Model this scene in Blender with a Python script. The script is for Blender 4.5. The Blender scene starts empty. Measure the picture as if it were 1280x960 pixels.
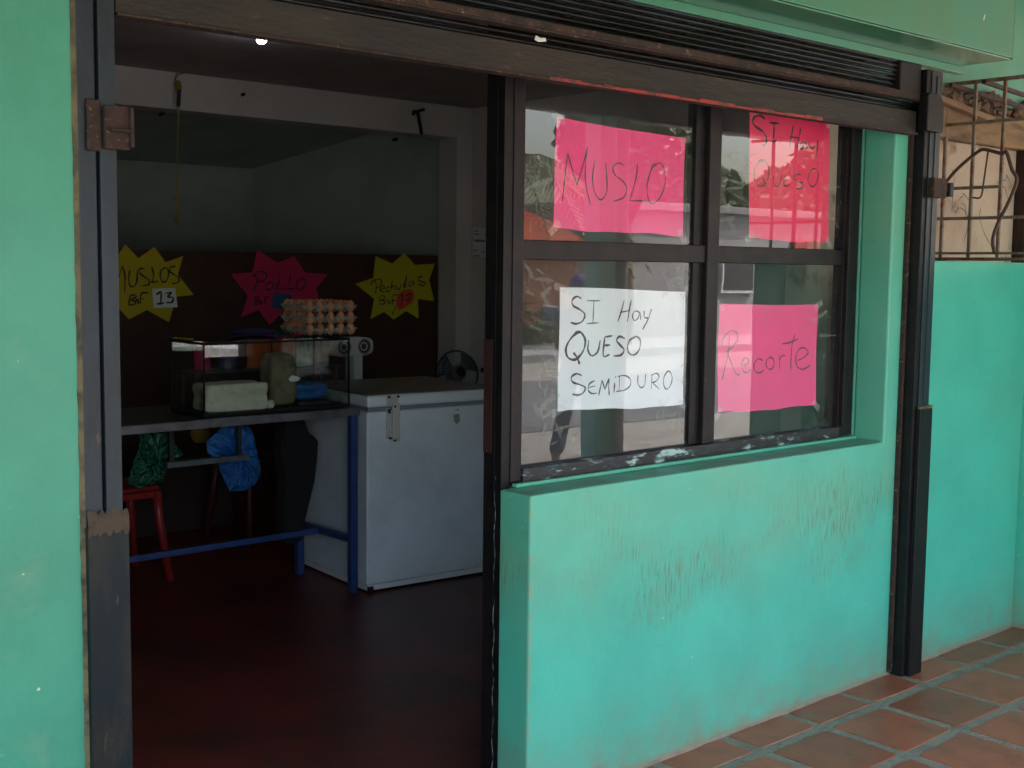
import bpy, bmesh, math, random
from mathutils import Vector, Matrix
random.seed(7)
R = math.radians
S = bpy.context.scene
COL = S.collection

# ------------------------------------------------------------------ camera
F_PX, YAW, PIT, ROL = 1549.7, .7268, .0937, .012
CAM = Vector((0, -2.4424, 1.5))
FW = Vector((math.sin(YAW)*math.cos(PIT), math.cos(YAW)*math.cos(PIT), -math.sin(PIT)))
_r = Vector((math.cos(YAW), -math.sin(YAW), 0)); _u = _r.cross(FW)
RT = _r*math.cos(ROL)+_u*math.sin(ROL); UP = _u*math.cos(ROL)-_r*math.sin(ROL)
cam = bpy.data.cameras.new('camera'); co = bpy.data.objects.new('camera', cam); COL.objects.link(co)
cam.sensor_width = 36; cam.lens = F_PX/1280*36; cam.clip_start = .05; cam.clip_end = 500
co.matrix_world = Matrix(((RT.x, UP.x, -FW.x, CAM.x), (RT.y, UP.y, -FW.y, CAM.y), (RT.z, UP.z, -FW.z, CAM.z), (0, 0, 0, 1)))
S.camera = co
def at(px, py, ax, v):
    """point of the survey photograph on a real plane x|y|z = v (used to take measurements)"""
    d = FW+RT*((px-640)/F_PX)-UP*((py-480)/F_PX)
    i = 'xyz'.index(ax); return CAM+d*((v-CAM[i])/d[i])

# ------------------------------------------------------------------ world, sun, exposure
SUN_EL, SUN_AZ = R(56), R(62)          # azimuth clockwise from +y (towards +x)
w = bpy.data.worlds.new('World'); S.world = w; w.use_nodes = True
nt = w.node_tree; bg = nt.nodes['Background']; sky = nt.nodes.new('ShaderNodeTexSky')
sky.sky_type = 'NISHITA'; sky.sun_disc = False; sky.sun_elevation = SUN_EL; sky.sun_rotation = SUN_AZ
sky.air_density = 1.2; sky.dust_density = 5.0; sky.ozone_density = 1.0
nt.links.new(sky.outputs[0], bg.inputs[0]); bg.inputs[1].default_value = .15
sl = bpy.data.lights.new('sun', 'SUN'); sl.energy = 3.4; sl.angle = R(.5); sl.color = (1, .975, .95)
so = bpy.data.objects.new('sun', sl); COL.objects.link(so)
sd = Vector((math.sin(SUN_AZ)*math.cos(SUN_EL), math.cos(SUN_AZ)*math.cos(SUN_EL), math.sin(SUN_EL)))
so.rotation_euler = sd.to_track_quat('Z', 'Y').to_euler(); so.location = (8, -8, 12)
S.view_settings.view_transform = 'Standard'; S.view_settings.look = 'None'
S.view_settings.exposure = 3.15; S.view_settings.gamma = 1
S.cycles.use_denoising = True; S.cycles.max_bounces = 10; S.cycles.diffuse_bounces = 6
S.cycles.transparent_max_bounces = 16; S.cycles.caustics_reflective = False; S.cycles.caustics_refractive = False

# ------------------------------------------------------------------ materials
def mat(name, c, rough=.6, metal=0, c2=None, sc=6, lo=.45, hi=.65, c3=None, sc3=40, lo3=.6, hi3=.7, bump=0, bsc=60, stretch=(1, 1, 1),
        spec=.5, coat=0, objvar=0, detail=6):
    m = bpy.data.materials.new(name); m.use_nodes = True; n = m.node_tree; b = n.nodes['Principled BSDF']
    b.inputs['Roughness'].default_value = rough; b.inputs['Metallic'].default_value = metal
    b.inputs['Specular IOR Level'].default_value = spec; b.inputs['Coat Weight'].default_value = coat
    g = n.nodes.new('ShaderNodeNewGeometry'); mp = n.nodes.new('ShaderNodeVectorMath'); mp.operation = 'MULTIPLY'
    mp.inputs[1].default_value = stretch; n.links.new(g.outputs['Position'], mp.inputs[0])
    def noise(s, d=detail):
        t = n.nodes.new('ShaderNodeTexNoise'); t.inputs['Scale'].default_value = s; t.inputs['Detail'].default_value = d
        t.inputs['Roughness'].default_value = .6
        n.links.new(mp.outputs[0], t.inputs['Vector']); return t.outputs['Fac']
    def ramp(f, lo, hi):
        r = n.nodes.new('ShaderNodeMapRange'); r.inputs[1].default_value = lo; r.inputs[2].default_value = hi
        r.clamp = True; n.links.new(f, r.inputs[0]); return r.outputs[0]
    def mixc(f, a, bb):
        x = n.nodes.new('ShaderNodeMix'); x.data_type = 'RGBA'
        if f is not None and not isinstance(f, float): n.links.new(f, x.inputs[0])
        else: x.inputs[0].default_value = f
        for i, v in ((6, a), (7, bb)):
            if isinstance(v, tuple): x.inputs[i].default_value = (*v, 1)
            else: n.links.new(v, x.inputs[i])
        return x.outputs[2]
    col = mixc(0.0, c, c)
    if c2: col = mixc(ramp(noise(sc), lo, hi), c, c2)
    if c3: col = mixc(ramp(noise(sc3), lo3, hi3), col, c3)
    if objvar:
        oi = n.nodes.new('ShaderNodeObjectInfo'); hs = n.nodes.new('ShaderNodeHueSaturation')
        mr = n.nodes.new('ShaderNodeMapRange'); mr.inputs[3].default_value = 1-objvar; mr.inputs[4].default_value = 1+objvar
        n.links.new(oi.outputs['Random'], mr.inputs[0]); n.links.new(mr.outputs[0], hs.inputs['Value']); n.links.new(col, hs.inputs['Color'])
        col = hs.outputs[0]
    n.links.new(col, b.inputs['Base Color'])
    if bump:
        bp = n.nodes.new('ShaderNodeBump'); bp.inputs['Strength'].default_value = bump; bp.inputs['Distance'].default_value = .01
        n.links.new(noise(bsc, 8), bp.inputs['Height']); n.links.new(bp.outputs[0], b.inputs['Normal'])
    m['_col'] = 1
    m_nodes[name] = (n, b, mp, noise, ramp, mixc, g)
    return m
m_nodes = {}

def paint_wall(name, base, dirt=True, scratches=False):
    m = mat(name, base, rough=.42, c2=tuple(x*.84 for x in base), sc=3.2, lo=.4, hi=.7, bump=.3, bsc=10)
    n, b, mp, noise, ramp, mixc, g = m_nodes[name]
    col = b.inputs['Base Color'].links[0].from_socket
    sep = n.nodes.new('ShaderNodeSeparateXYZ'); n.links.new(g.outputs['Position'], sep.inputs[0])
    def mul(a, bb):
        x = n.nodes.new('ShaderNodeMath'); x.operation = 'MULTIPLY'
        for i, v in ((0, a), (1, bb)):
            if isinstance(v, (int, float)): x.inputs[i].default_value = v
            else: n.links.new(v, x.inputs[i])
        return x.outputs[0]
    # splash dirt rising from the ground
    low = ramp(sep.outputs[2], .38, .0)
    col = mixc(mul(mul(low, low), ramp(noise(9), .25, .7)), col, (.25, .24, .15))
    line = ramp(sep.outputs[2], .03, .0)
    col = mixc(mul(line, .7), col, (.30, .22, .13))
    # blotches, chips and small specks
    col = mixc(mul(ramp(noise(1.7), .55, .8), .35), col, (.20, .40, .24))
    col = mixc(mul(ramp(noise(38), .70, .74), .8), col, (.23, .20, .13))
    col = mixc(mul(ramp(noise(26, 2), .745, .76), .9), col, (.6, .62, .5))
    col = mixc(mul(ramp(noise(6.5), .60, .76), .16), col, (.33, .42, .27))
    if scratches:
        sv = n.nodes.new('ShaderNodeVectorMath'); sv.operation = 'MULTIPLY'; sv.inputs[1].default_value = (150, 150, 11)
        n.links.new(g.outputs['Position'], sv.inputs[0])
        t = n.nodes.new('ShaderNodeTexNoise'); t.inputs['Scale'].default_value = 1.3; t.inputs['Detail'].default_value = 7
        t.inputs['Distortion'].default_value = .5
        n.links.new(sv.outputs[0], t.inputs['Vector'])
        wob = n.nodes.new('ShaderNodeMath'); wob.operation = 'MULTIPLY_ADD'; wob.inputs[1].default_value = .45; n.links.new(noise(5.0), wob.inputs[0]); n.links.new(sep.outputs[2], wob.inputs[2])
        band = mul(ramp(wob.outputs[0], .60, .84), ramp(wob.outputs[0], 1.10, .88))
        f = mul(mul(ramp(t.outputs['Fac'], .50, .62), band), ramp(noise(2.3), .45, .60))
        col = mixc(mul(f, .8), col, (.11, .10, .06))
        col = mixc(mul(mul(band, ramp(noise(4.5), .42, .75)), .5), col, (.20, .27, .16))
        hz_ = ramp(sep.outputs[2], .42, .85)
        col = mixc(mul(mul(hz_, ramp(noise(1.9), .25, .65)), .42), col, (.24, .44, .25))
        # horizontal smears under the sill
        sv = n.nodes.new('ShaderNodeVectorMath'); sv.operation = 'MULTIPLY'; sv.inputs[1].default_value = (7, 7, 60)
        n.links.new(g.outputs['Position'], sv.inputs[0])
        t = n.nodes.new('ShaderNodeTexNoise'); t.inputs['Scale'].default_value = 1.0; t.inputs['Detail'].default_value = 5
        n.links.new(sv.outputs[0], t.inputs['Vector'])
        f = mul(ramp(t.outputs['Fac'], .66, .74), ramp(noise(4.1), .45, .7))
        col = mixc(mul(f, .6), col, (.2, .2, .12))
        # worn outer corner at the door side
        f = mul(mul(ramp(sep.outputs[0], 2.262, 2.243), ramp(sep.outputs[1], .014, .0)), ramp(noise(34), .40, .58))
        col = mixc(mul(mul(ramp(sep.outputs[0], 2.246, 2.243), ramp(noise(7), .52, .72)), .55), col, (.16, .22, .12))
        col = mixc(mul(f, .75), col, (.33, .30, .17))
    sn = n.nodes.new('ShaderNodeSeparateXYZ'); n.links.new(g.outputs['True Normal'], sn.inputs[0])
    col = mixc(mul(ramp(sn.outputs[2], .5, .9), ramp(noise(11), .25, .75)), col, (.14, .27, .18))   # dust lying on ledges
    n.links.new(col, b.inputs['Base Color']); return m

M = {}
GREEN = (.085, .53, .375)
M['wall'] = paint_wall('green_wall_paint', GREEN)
M['wall2'] = paint_wall('shaded_green_paint', (.058, .325, .20))  # same green paint, darker and greener: porch roof's shade put into the colour
M['lowwall'] = paint_wall('worn_green_paint', GREEN, scratches=True)
M['hood'] = mat('green_sheet_metal', (.055, .265, .155), .32, 0, (.075, .25, .13), 3, c3=(.22, .26, .13), sc3=22, lo3=.66, hi3=.75, bump=.08, bsc=8, coat=.3)
M['frame'] = mat('dark_brown_metal', (.016, .012, .013), .36, .0, (.026, .018, .017), 14, c3=(.12, .11, .09), sc3=60, lo3=.7, hi3=.75, spec=.22, bump=.15, bsc=120)
M['framelow'] = mat('paint_smeared_metal', (.025, .022, .022), .45, .1, (.42, .55, .5), 16, .545, .62, c3=(.05, .12, .16), sc3=25, lo3=.55, hi3=.7, bump=.3, bsc=80, stretch=(.5, 1, 1.6))
M['black'] = mat('black_metal', (.008, .008, .009), .38, .0, (.016, .013, .012), 12, c3=(.12, .11, .1), sc3=70, lo3=.72, hi3=.76, spec=.22, bump=.15, bsc=90)
M['rail'] = mat('bluish_black_metal', (.016, .026, .034), .36, .0, (.010, .014, .018), 9, c3=(.12, .09, .05), sc3=30, lo3=.66, hi3=.75, spec=.35, bump=.2, bsc=60, stretch=(1, 1, .4))
M['sleeve'] = mat('scuffed_dark_metal', (.008, .014, .016), .45, .0, (.034, .028, .020), 14, .45, .68, c3=(.1, .075, .045), sc3=40, lo3=.62, hi3=.72, spec=.22, bump=.3, bsc=60, stretch=(1, 1, .25))
M['rust'] = mat('rusty_metal', (.044, .021, .013), .8, .0, (.018, .011, .009), 26, c3=(.22, .13, .06), sc3=70, lo3=.6, hi3=.7, bump=.5, bsc=90)
M['rustred'] = mat('rust_red_metal', (.045, .012, .008), .7, .1, (.014, .008, .007), 18, bump=.4, bsc=70)
M['bar'] = mat('brown_grimy_bar', (.027, .0235, .020), .5, .0, (.040, .032, .024), 9, c3=(.085, .06, .032), sc3=42, lo3=.64, hi3=.74, spec=.22, bump=.3, bsc=60, stretch=(.3, 1, 1))
M['slat'] = mat('grimy_steel_slat', (.03, .032, .036), .3, .7, (.014, .011, .008), 5, .42, .58, bump=.2, bsc=60, stretch=(.5, 1, 3))
M['red'] = mat('red_paint', (.32, .022, .015), .5, 0, (.09, .03, .02), 30, .5, .6)
M['white'] = mat('white_paint_mark', (.7, .7, .66), .6)
M['caulk'] = mat('ochre_filler', (.17, .13, .065), .85, 0, (.05, .045, .03), 18, bump=.6, bsc=60)
M['plaster'] = mat('offwhite_interior', (.68, .655, .64), .8, 0, (.60, .58, .56), 2.5, c3=(.3, .27, .22), sc3=18, lo3=.68, hi3=.78, bump=.15, bsc=30)
M['ceil'] = mat('grey_ceiling', (.44, .40, .385), .85, 0, (.36, .33, .31), 3, c3=(.14, .08, .03), sc3=2.2, lo3=.72, hi3=.85, bump=.2, bsc=25)
M['backroom'] = mat('greenish_plaster', (.40, .48, .44), .85, 0, (.34, .40, .37), 3, bump=.1)
M['panel'] = mat('brown_hardboard', (.075, .034, .018), .6, 0, (.055, .025, .014), 5)
M['porchceil'] = mat('porch_ceiling_paint', (.52, .49, .47), .85, 0, (.44, .42, .40), 2)
M['floor'] = mat('red_polished_cement', (.17, .026, .017), .38, 0, (.085, .022, .015), 2.6, .40, .62, c3=(.085, .050, .036), sc3=9, lo3=.56, hi3=.74, spec=.4, bump=.08, bsc=25)
M['tile'] = mat('terracotta_tile', (.36, .10, .05), .42, 0, (.26, .075, .042), 8, c3=(.21, .17, .12), sc3=9, lo3=.58, hi3=.76, bump=.2, bsc=50, objvar=.22)
M['grout'] = mat('grey_grout', (.27, .235, .175), .9, 0, (.20, .175, .13), 12, c3=(.25, .22, .17), sc3=50, lo3=.6, hi3=.7, bump=.8, bsc=60)
M['concrete'] = mat('concrete', (.24, .235, .225), .85, 0, (.18, .178, .17), 3, bump=.4)
M['asphalt'] = mat('asphalt', (.10, .10, .10), .85, 0, (.08, .08, .08), 1.2, bump=.5, bsc=60)
M['sand'] = mat('sandy_ground', (.21, .195, .17), .95, 0, (.16, .148, .128), 1.5, c3=(.2, .16, .1), sc3=12, lo3=.6, hi3=.75, bump=.5, bsc=20)
M['pink'] = mat('fluorescent_pink_card', (1, .06, .27), .55, 0, (.97, .055, .25), 3)
M['pinkred'] = mat('fluorescent_rose_card', (1, .03, .14), .55, 0, (.97, .027, .13), 3)
M['paper'] = mat('white_card', (.82, .88, .88), .6, 0, (.79, .86, .86), 4)
M['ink'] = mat('dark_marker_ink', (.035, .022, .03), .5)
M['inkred'] = mat('thin_red_marker_ink', (.13, .008, .02), .5)
M['yellow'] = mat('yellow_card', (.62, .50, .012), .6, 0, (.55, .44, .01), 5)
M['yellow2'] = mat('lime_yellow_card', (.58, .58, .02), .6)
M['magenta'] = mat('magenta_card', (.66, .03, .12), .6)
M['orange'] = mat('orange_tag', (.8, .10, .04), .6)
M['blue'] = mat('blue_enamel', (.028, .06, .19), .4, 0, (.02, .045, .13), 14, c3=(.1, .1, .1), sc3=60, lo3=.7, hi3=.76)
M['bluetag'] = mat('blue_card', (.01, .11, .24), .5)
M['steel'] = mat('dull_steel', (.22, .24, .26), .35, .7, (.14, .15, .17), 14, c3=(.4, .42, .45), sc3=50, lo3=.68, hi3=.74)
M['freezer'] = mat('freezer_white', (.72, .79, .84), .4, 0, (.62, .68, .72), 3.5, c3=(.35, .31, .26), sc3=34, lo3=.70, hi3=.76, bump=.08, bsc=9)
M['lid'] = mat('freezer_lid_white', (.76, .81, .83), .4, 0, (.7, .75, .76), 5)
M['lidtop'] = mat('freezer_top_brown', (.17, .15, .12), .35, 0, (.22, .20, .17), 6)
M['gasket'] = mat('grey_rubber', (.22, .24, .25), .6)
M['latch'] = mat('old_white_latch', (.55, .53, .48), .45, 0, (.2, .13, .08), 30, .6, .7)
M['cheese'] = mat('fresh_white_cheese', (.72, .69, .55), .65, 0, (.6, .57, .44), 30, bump=.6, bsc=60, spec=.4)
M['cheese2'] = mat('tan_cheese_rind', (.24, .195, .12), .7, 0, (.13, .10, .06), 16, bump=.5, bsc=40)
M['egg'] = mat('brown_egg', (.50, .23, .11), .5, 0, objvar=.25)
M['tray'] = mat('grey_pulp', (.34, .34, .30), .95, 0, (.27, .27, .235), 40, bump=.5, bsc=100)
M['chair'] = mat('red_plastic', (.32, .022, .018), .35, 0, (.24, .02, .016), 6)
M['cloth'] = mat('black_cloth', (.007, .007, .008), .95)
M['darkblue'] = mat('navy_cloth', (.01, .012, .06), .9)
M['rope'] = mat('yellow_cord', (.30, .26, .05), .8)
M['nail'] = mat('dark_iron', (.012, .011, .010), .6)
M['plastic_white'] = mat('white_plastic', (.6, .6, .58), .4)
M['plastic_dark'] = mat('dark_plastic', (.03, .032, .035), .5)
M['wood'] = mat('weathered_wood', (.25, .16, .075), .8, 0, (.12, .08, .045), 9, c3=(.08, .05, .03), sc3=14, lo3=.55, hi3=.68, bump=.4, bsc=40, stretch=(.2, 1, 1))
M['tan'] = mat('stained_tan_plaster', (.50, .42, .33), .9, 0, (.38, .30, .22), 3.5, c3=(.2, .15, .1), sc3=7, lo3=.6, hi3=.72, bump=.5, bsc=14)
M['rubble'] = mat('rubble', (.20, .12, .08), .95, 0, (.10, .07, .05), 16, bump=.8, bsc=40)
M['grille'] = mat('worn_grille_iron', (.20, .16, .12), .6, .2, (.15, .06, .03), 22, .5, .62, bump=.4, bsc=80)
M['cable'] = mat('brown_cable', (.07, .04, .025), .6)
M['leaf'] = mat('leaf_green', (.055, .10, .028), .6, 0, (.085, .12, .035), 2.0, .4, .6)
M['palm'] = mat('palm_leaf', (.09, .13, .035), .55, 0, (.17, .16, .06), 3.0, .45, .65)
M['bark'] = mat('bark', (.14, .10, .07), .9, 0, (.09, .06, .04), 12, bump=.6)
M['brick'] = mat('orange_brick_wall', (.42, .17, .07), .85, 0, (.36, .14, .06), 3, bump=.3)
M['rooftile'] = mat('orange_roof_tile', (.48, .10, .04), .8, 0, (.38, .08, .035), 6)
M['greywall'] = mat('grey_rendered_wall', (.32, .31, .30), .85, 0, (.26, .25, .25), 2)
M['column'] = mat('green_column', (.22, .55, .42), .5)
M['skin'] = mat('skin', (.26, .13, .08), .55); M['shirt'] = mat('grey_shirt', (.22, .22, .24), .9)
M['trouser'] = mat('dark_trousers', (.02, .025, .045), .9); M['cap'] = mat('purple_cap', (.06, .03, .20), .8)
M['hair'] = mat('black_hair', (.01, .008, .007), .7)

def glass(name, tint=(1, 1, 1), k=1.9, extra=0.0, dirt=0.0):
    m = bpy.data.materials.new(name); m.use_nodes = True; n = m.node_tree; n.nodes.clear()
    out = n.nodes.new('ShaderNodeOutputMaterial'); mx = n.nodes.new('ShaderNodeMixShader'); tr = n.nodes.new('ShaderNodeBsdfTransparent')
    gl = n.nodes.new('ShaderNodeBsdfGlossy'); gl.inputs['Roughness'].default_value = .0; tr.inputs[0].default_value = (*tint, 1)
    fr = n.nodes.new('ShaderNodeFresnel'); fr.inputs[0].default_value = 1.52; ge = n.nodes.new('ShaderNodeNewGeometry')
    a = n.nodes.new('ShaderNodeMath'); a.operation = 'MULTIPLY_ADD'; a.inputs[1].default_value = k; a.inputs[2].default_value = extra; n.links.new(fr.outputs[0], a.inputs[0])
    i = n.nodes.new('ShaderNodeMath'); i.operation = 'SUBTRACT'; i.inputs[0].default_value = 1; n.links.new(ge.outputs['Backfacing'], i.inputs[1])
    b = n.nodes.new('ShaderNodeMath'); b.operation = 'MULTIPLY'; b.use_clamp = True
    n.links.new(a.outputs[0], b.inputs[0]); n.links.new(i.outputs[0], b.inputs[1])
    bp = n.nodes.new('ShaderNodeBump'); bp.inputs['Strength'].default_value = .02; bp.inputs['Distance'].default_value = .02
    t = n.nodes.new('ShaderNodeTexNoise'); t.inputs['Scale'].default_value = 3; n.links.new(ge.outputs['Position'], t.inputs['Vector'])
    n.links.new(t.outputs[0], bp.inputs['Height']); n.links.new(bp.outputs[0], gl.inputs['Normal'])
    n.links.new(b.outputs[0], mx.inputs[0]); n.links.new(tr.outputs[0], mx.inputs[1]); n.links.new(gl.outputs[0], mx.inputs[2])
    last = mx.outputs[0]
    if dirt:
        d = n.nodes.new('ShaderNodeBsdfDiffuse'); d.inputs[0].default_value = (.5, .5, .46, 1)
        t2 = n.nodes.new('ShaderNodeTexNoise'); t2.inputs['Scale'].default_value = 5; t2.inputs['Detail'].default_value = 9; n.links.new(ge.outputs['Position'], t2.inputs['Vector'])
        r = n.nodes.new('ShaderNodeMapRange'); r.inputs[1].default_value = .35; r.inputs[2].default_value = .8; r.inputs[4].default_value = dirt; n.links.new(t2.outputs[0], r.inputs[0])
        m2 = n.nodes.new('ShaderNodeMixShader'); n.links.new(r.outputs[0], m2.inputs[0]); n.links.new(last, m2.inputs[1]); n.links.new(d.outputs[0], m2.inputs[2]); last = m2.outputs[0]
    n.links.new(last, out.inputs[0]); return m
M['glass'] = glass('window_glass', k=1.65, dirt=.055)
M['tankglass'] = glass('tank_glass', (.95, .98, .965), k=1.8, extra=.05)
def film(name, col, alpha, rough=.25):
    m = bpy.data.materials.new(name); m.use_nodes = True; n = m.node_tree; b = n.nodes['Principled BSDF']
    b.inputs['Base Color'].default_value = (*col, 1); b.inputs['Roughness'].default_value = rough; b.inputs['Alpha'].default_value = alpha
    return m
M['bagblue'] = film('blue_plastic_film', (.025, .17, .50), .86, .18); M['baggreen'] = film('green_plastic_film', (.012, .11, .06), .9, .2)
for _k in ('bagblue', 'baggreen'):
    n = M[_k].node_tree; g_ = n.nodes.new('ShaderNodeNewGeometry'); v_ = n.nodes.new('ShaderNodeVectorMath'); v_.operation = 'MULTIPLY'; v_.inputs[1].default_value = (30, 30, 12)
    n.links.new(g_.outputs['Position'], v_.inputs[0]); t_ = n.nodes.new('ShaderNodeTexNoise'); t_.inputs['Scale'].default_value = 1; t_.inputs['Detail'].default_value = 4; t_.inputs['Distortion'].default_value = 1.5
    n.links.new(v_.outputs[0], t_.inputs['Vector']); b_ = n.nodes.new('ShaderNodeBump'); b_.inputs['Strength'].default_value = 1; b_.inputs['Distance'].default_value = .03
    n.links.new(t_.outputs[0], b_.inputs['Height']); n.links.new(b_.outputs[0], n.nodes['Principled BSDF'].inputs['Normal'])
M['residue'] = film('glue_residue', (.6, .62, .56), .13, .4)
M['tape'] = film('clear_tape', (.8, .82, .78), .20, .15)
def emis(name, col, s):
    m = bpy.data.materials.new(name); m.use_nodes = True; b = m.node_tree.nodes['Principled BSDF']
    b.inputs['Emission Color'].default_value = (*col, 1); b.inputs['Emission Strength'].default_value = s; return m
M['bulb'] = emis('lit_bulb', (.9, .9, 1), 9)

# ------------------------------------------------------------------ mesh helpers
class MB:
    def __init__(s): s.v = []; s.f = []
    def add(s, vs, fs):
        o = len(s.v); s.v += [Vector(p) for p in vs]; s.f += [tuple(i+o for i in f) for f in fs]; return s
    def box(s, x0, x1, y0, y1, z0, z1, rot=None, j=0):
        P = [Vector((x, y, z)) for z in (z0, z1) for y in (y0, y1) for x in (x0, x1)]
        if j: P = [p+Vector([random.uniform(-j, j) for _ in range(3)]) for p in P]
        if rot:
            c = Vector(((x0+x1)/2, (y0+y1)/2, (z0+z1)/2)); m = rot.to_3x3() if isinstance(rot, Matrix) else Matrix.Rotation(rot, 3, 'Z')
            P = [c+m @ (p-c) for p in P]
        return s.add(P, [(0, 2, 3, 1), (4, 5, 7, 6), (0, 1, 5, 4), (1, 3, 7, 5), (3, 2, 6, 7), (2, 0, 4, 6)])
    def tube(s, pts, r, n=8, cap=True):
        pts = [Vector(p) for p in pts]; rr = r if isinstance(r, (list, tuple)) else [r]*len(pts)
        t = (pts[1]-pts[0]).normalized(); a = t.orthogonal().normalized(); rings = []
        for i, p in enumerate(pts):
            if i == 0: t = pts[1]-p
            elif i == len(pts)-1: t = p-pts[i-1]
            else: t = (pts[i+1]-p).normalized()+(p-pts[i-1]).normalized()
            if t.length < 1e-9: t = Vector((0, 0, 1))
            t.normalize(); a = (a-t*a.dot(t)); a = a.normalized() if a.length > 1e-6 else t.orthogonal().normalized()
            b = t.cross(a); rings.append([p+(a*math.cos(2*math.pi*k/n)+b*math.sin(2*math.pi*k/n))*rr[i] for k in range(n)])
        V = [q for g in rings for q in g]; F = []
        for i in range(len(pts)-1):
            for k in range(n): F.append((i*n+k, i*n+(k+1) % n, (i+1)*n+(k+1) % n, (i+1)*n+k))
        if cap: F.append(tuple(range(n))[::-1]); F.append(tuple((len(pts)-1)*n+k for k in range(n)))
        return s.add(V, F)
    def lathe(s, prof, c=(0, 0, 0), n=20, ax='z'):
        V = []; F = []; c = Vector(c)
        for (r, h) in prof:
            for k in range(n):
                a = 2*math.pi*k/n; p = (r*math.cos(a), r*math.sin(a), h)
                if ax == 'y': p = (p[0], p[2], p[1])
                V.append(c+Vector(p))
        for i in range(len(prof)-1):
            for k in range(n): F.append((i*n+k, i*n+(k+1) % n, (i+1)*n+(k+1) % n, (i+1)*n+k))
        return s.add(V, F)
    def prism(s, poly, y0, y1):
        """poly: (x,z) outline, between the planes y0 and y1"""
        n = len(poly); V = [(x, y0, z) for x, z in poly]+[(x, y1, z) for x, z in poly]
        return s.add(V, [tuple(range(n)), tuple(range(2*n-1, n-1, -1))]+[(k, (k+1) % n+n, (k+1) % n) if 0 else (k, k+n, (k+1) % n+n, (k+1) % n) for k in range(n)])
def wloc(o):
    v = Vector((0, 0, 0))
    while o is not None: v += o.location; o = o.parent
    return v
def build(mb, name, m, parent=None, smooth=False, bevel=0, loc=None, local=False, solid=0, sub=0):
    me = bpy.data.meshes.new(name); base = Vector((0, 0, 0))
    if parent is not None and not local: base = wloc(parent)
    if loc is not None and parent is None: base = Vector(loc)
    me.from_pydata([v-base for v in mb.v], [], mb.f); me.validate(); me.materials.append(m)
    b = bmesh.new(); b.from_mesh(me); bmesh.ops.recalc_face_normals(b, faces=b.faces) if not solid else None; b.to_mesh(me); b.free()
    if smooth:
        for p in me.polygons: p.use_smooth = True
    o = bpy.data.objects.new(name, me); COL.objects.link(o)
    if parent is not None: o.parent = parent
    elif loc is not None: o.location = base
    if solid: md = o.modifiers.new('solid', 'SOLIDIFY'); md.thickness = solid; md.offset = 0
    if sub: md = o.modifiers.new('sub', 'SUBSURF'); md.levels = sub; md.render_levels = sub
    if bevel:
        md = o.modifiers.new('bevel', 'BEVEL'); md.width = bevel; md.segments = 2; md.limit_method = 'ANGLE'
    return o
def tag(o, label, cat, group=None):
    o['label'] = label; o['category'] = cat
    if group: o['group'] = group
    return o
def struct(o): o['kind'] = 'structure'; return o
def thing(name, loc, label, cat, group=None, rz=0):
    o = bpy.data.objects.new(name, None); COL.objects.link(o); o.location = loc; o.rotation_euler = (0, 0, rz); o.empty_display_size = .1
    return tag(o, label, cat, group)
def copy_tree(o, parent=None):
    c = o.copy(); COL.objects.link(c)
    if parent is not None: c.parent = parent
    for ch in list(o.children): copy_tree(ch, c)
    return c
def spline(pts, k=6):
    pts = [Vector(p) for p in pts]
    if len(pts) < 3: return [pts[0].lerp(pts[-1], i/3) for i in range(4)]
    q = [pts[0]*2-pts[1]]+pts+[pts[-1]*2-pts[-2]]; out = []
    for i in range(1, len(q)-2):
        for j in range(k):
            t = j/k; a, b, c, d = q[i-1:i+3]
            out.append(.5*((2*b)+(c-a)*t+(2*a-5*b+4*c-d)*t*t+(3*b-a-3*c+d)*t**3))
    out.append(pts[-1]); return out

# ================================================================== GROUND AND STREET
def sheet(name, x0, x1, y0, y1, z, m, nx=1, ny=1):
    mb = MB(); V = [(x0+(x1-x0)*i/nx, y0+(y1-y0)*j/ny, z) for j in range(ny+1) for i in range(nx+1)]
    mb.add(V, [(j*(nx+1)+i, j*(nx+1)+i+1, (j+1)*(nx+1)+i+1, (j+1)*(nx+1)+i) for j in range(ny) for i in range(nx)])
    return struct(build(mb, name, m))
sheet('ground', -200, 250, -220, 220, -.16, M['sand'])
sheet('road', -200, 250, -10.6, -6.4, -.152, M['asphalt'])
struct(build(MB().box(-120, 160, -15.2, -13.2, -.3, -.02), 'pavement', M['concrete'], bevel=.01))
pf = struct(build(MB().box(-5, 12, -3.25, 0, -.3, -.0025), 'porch_floor', M['grout'], bevel=.006))
# terracotta tiles, one object each
PX, PY, JW = .3285, .304, .038
variants = []
for k in range(6):
    a, b = (PX-JW)/2, (PY-JW)/2; mb = MB(); n = 5; j = .004
    ring = []
    for (sx, sy) in ((-1, -1), (1, -1), (1, 1), (-1, 1)):
        ring.append(Vector((sx*a+random.uniform(-j, j), sy*b+random.uniform(-j, j), 0)))
    P = []
    for i in range(4):
        p, q = ring[i], ring[(i+1) % 4]
        for t in (.04, .35, .68, .96):
            d = p.lerp(q, t); P.append(d+Vector((random.uniform(-.0018, .0018), random.uniform(-.0018, .0018), 0)))
    n = len(P)
    V = [p+Vector((0, 0, -.012)) for p in P]+[p+Vector((0, 0, -.002)) for p in P]+[p*.975+Vector((0, 0, .0005)) for p in P]
    F = [(i, (i+1) % n, (i+1) % n+n, i+n) for i in range(n)]+[(i+n, (i+1) % n+n, (i+1) % n+2*n, i+2*n) for i in range(n)]+[tuple(range(2*n, 3*n))]
    mb.add(V, F); o = build(mb, 'tile', M['tile'], pf, local=True); variants.append(o)
used = 0; pool = list(variants)
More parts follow.
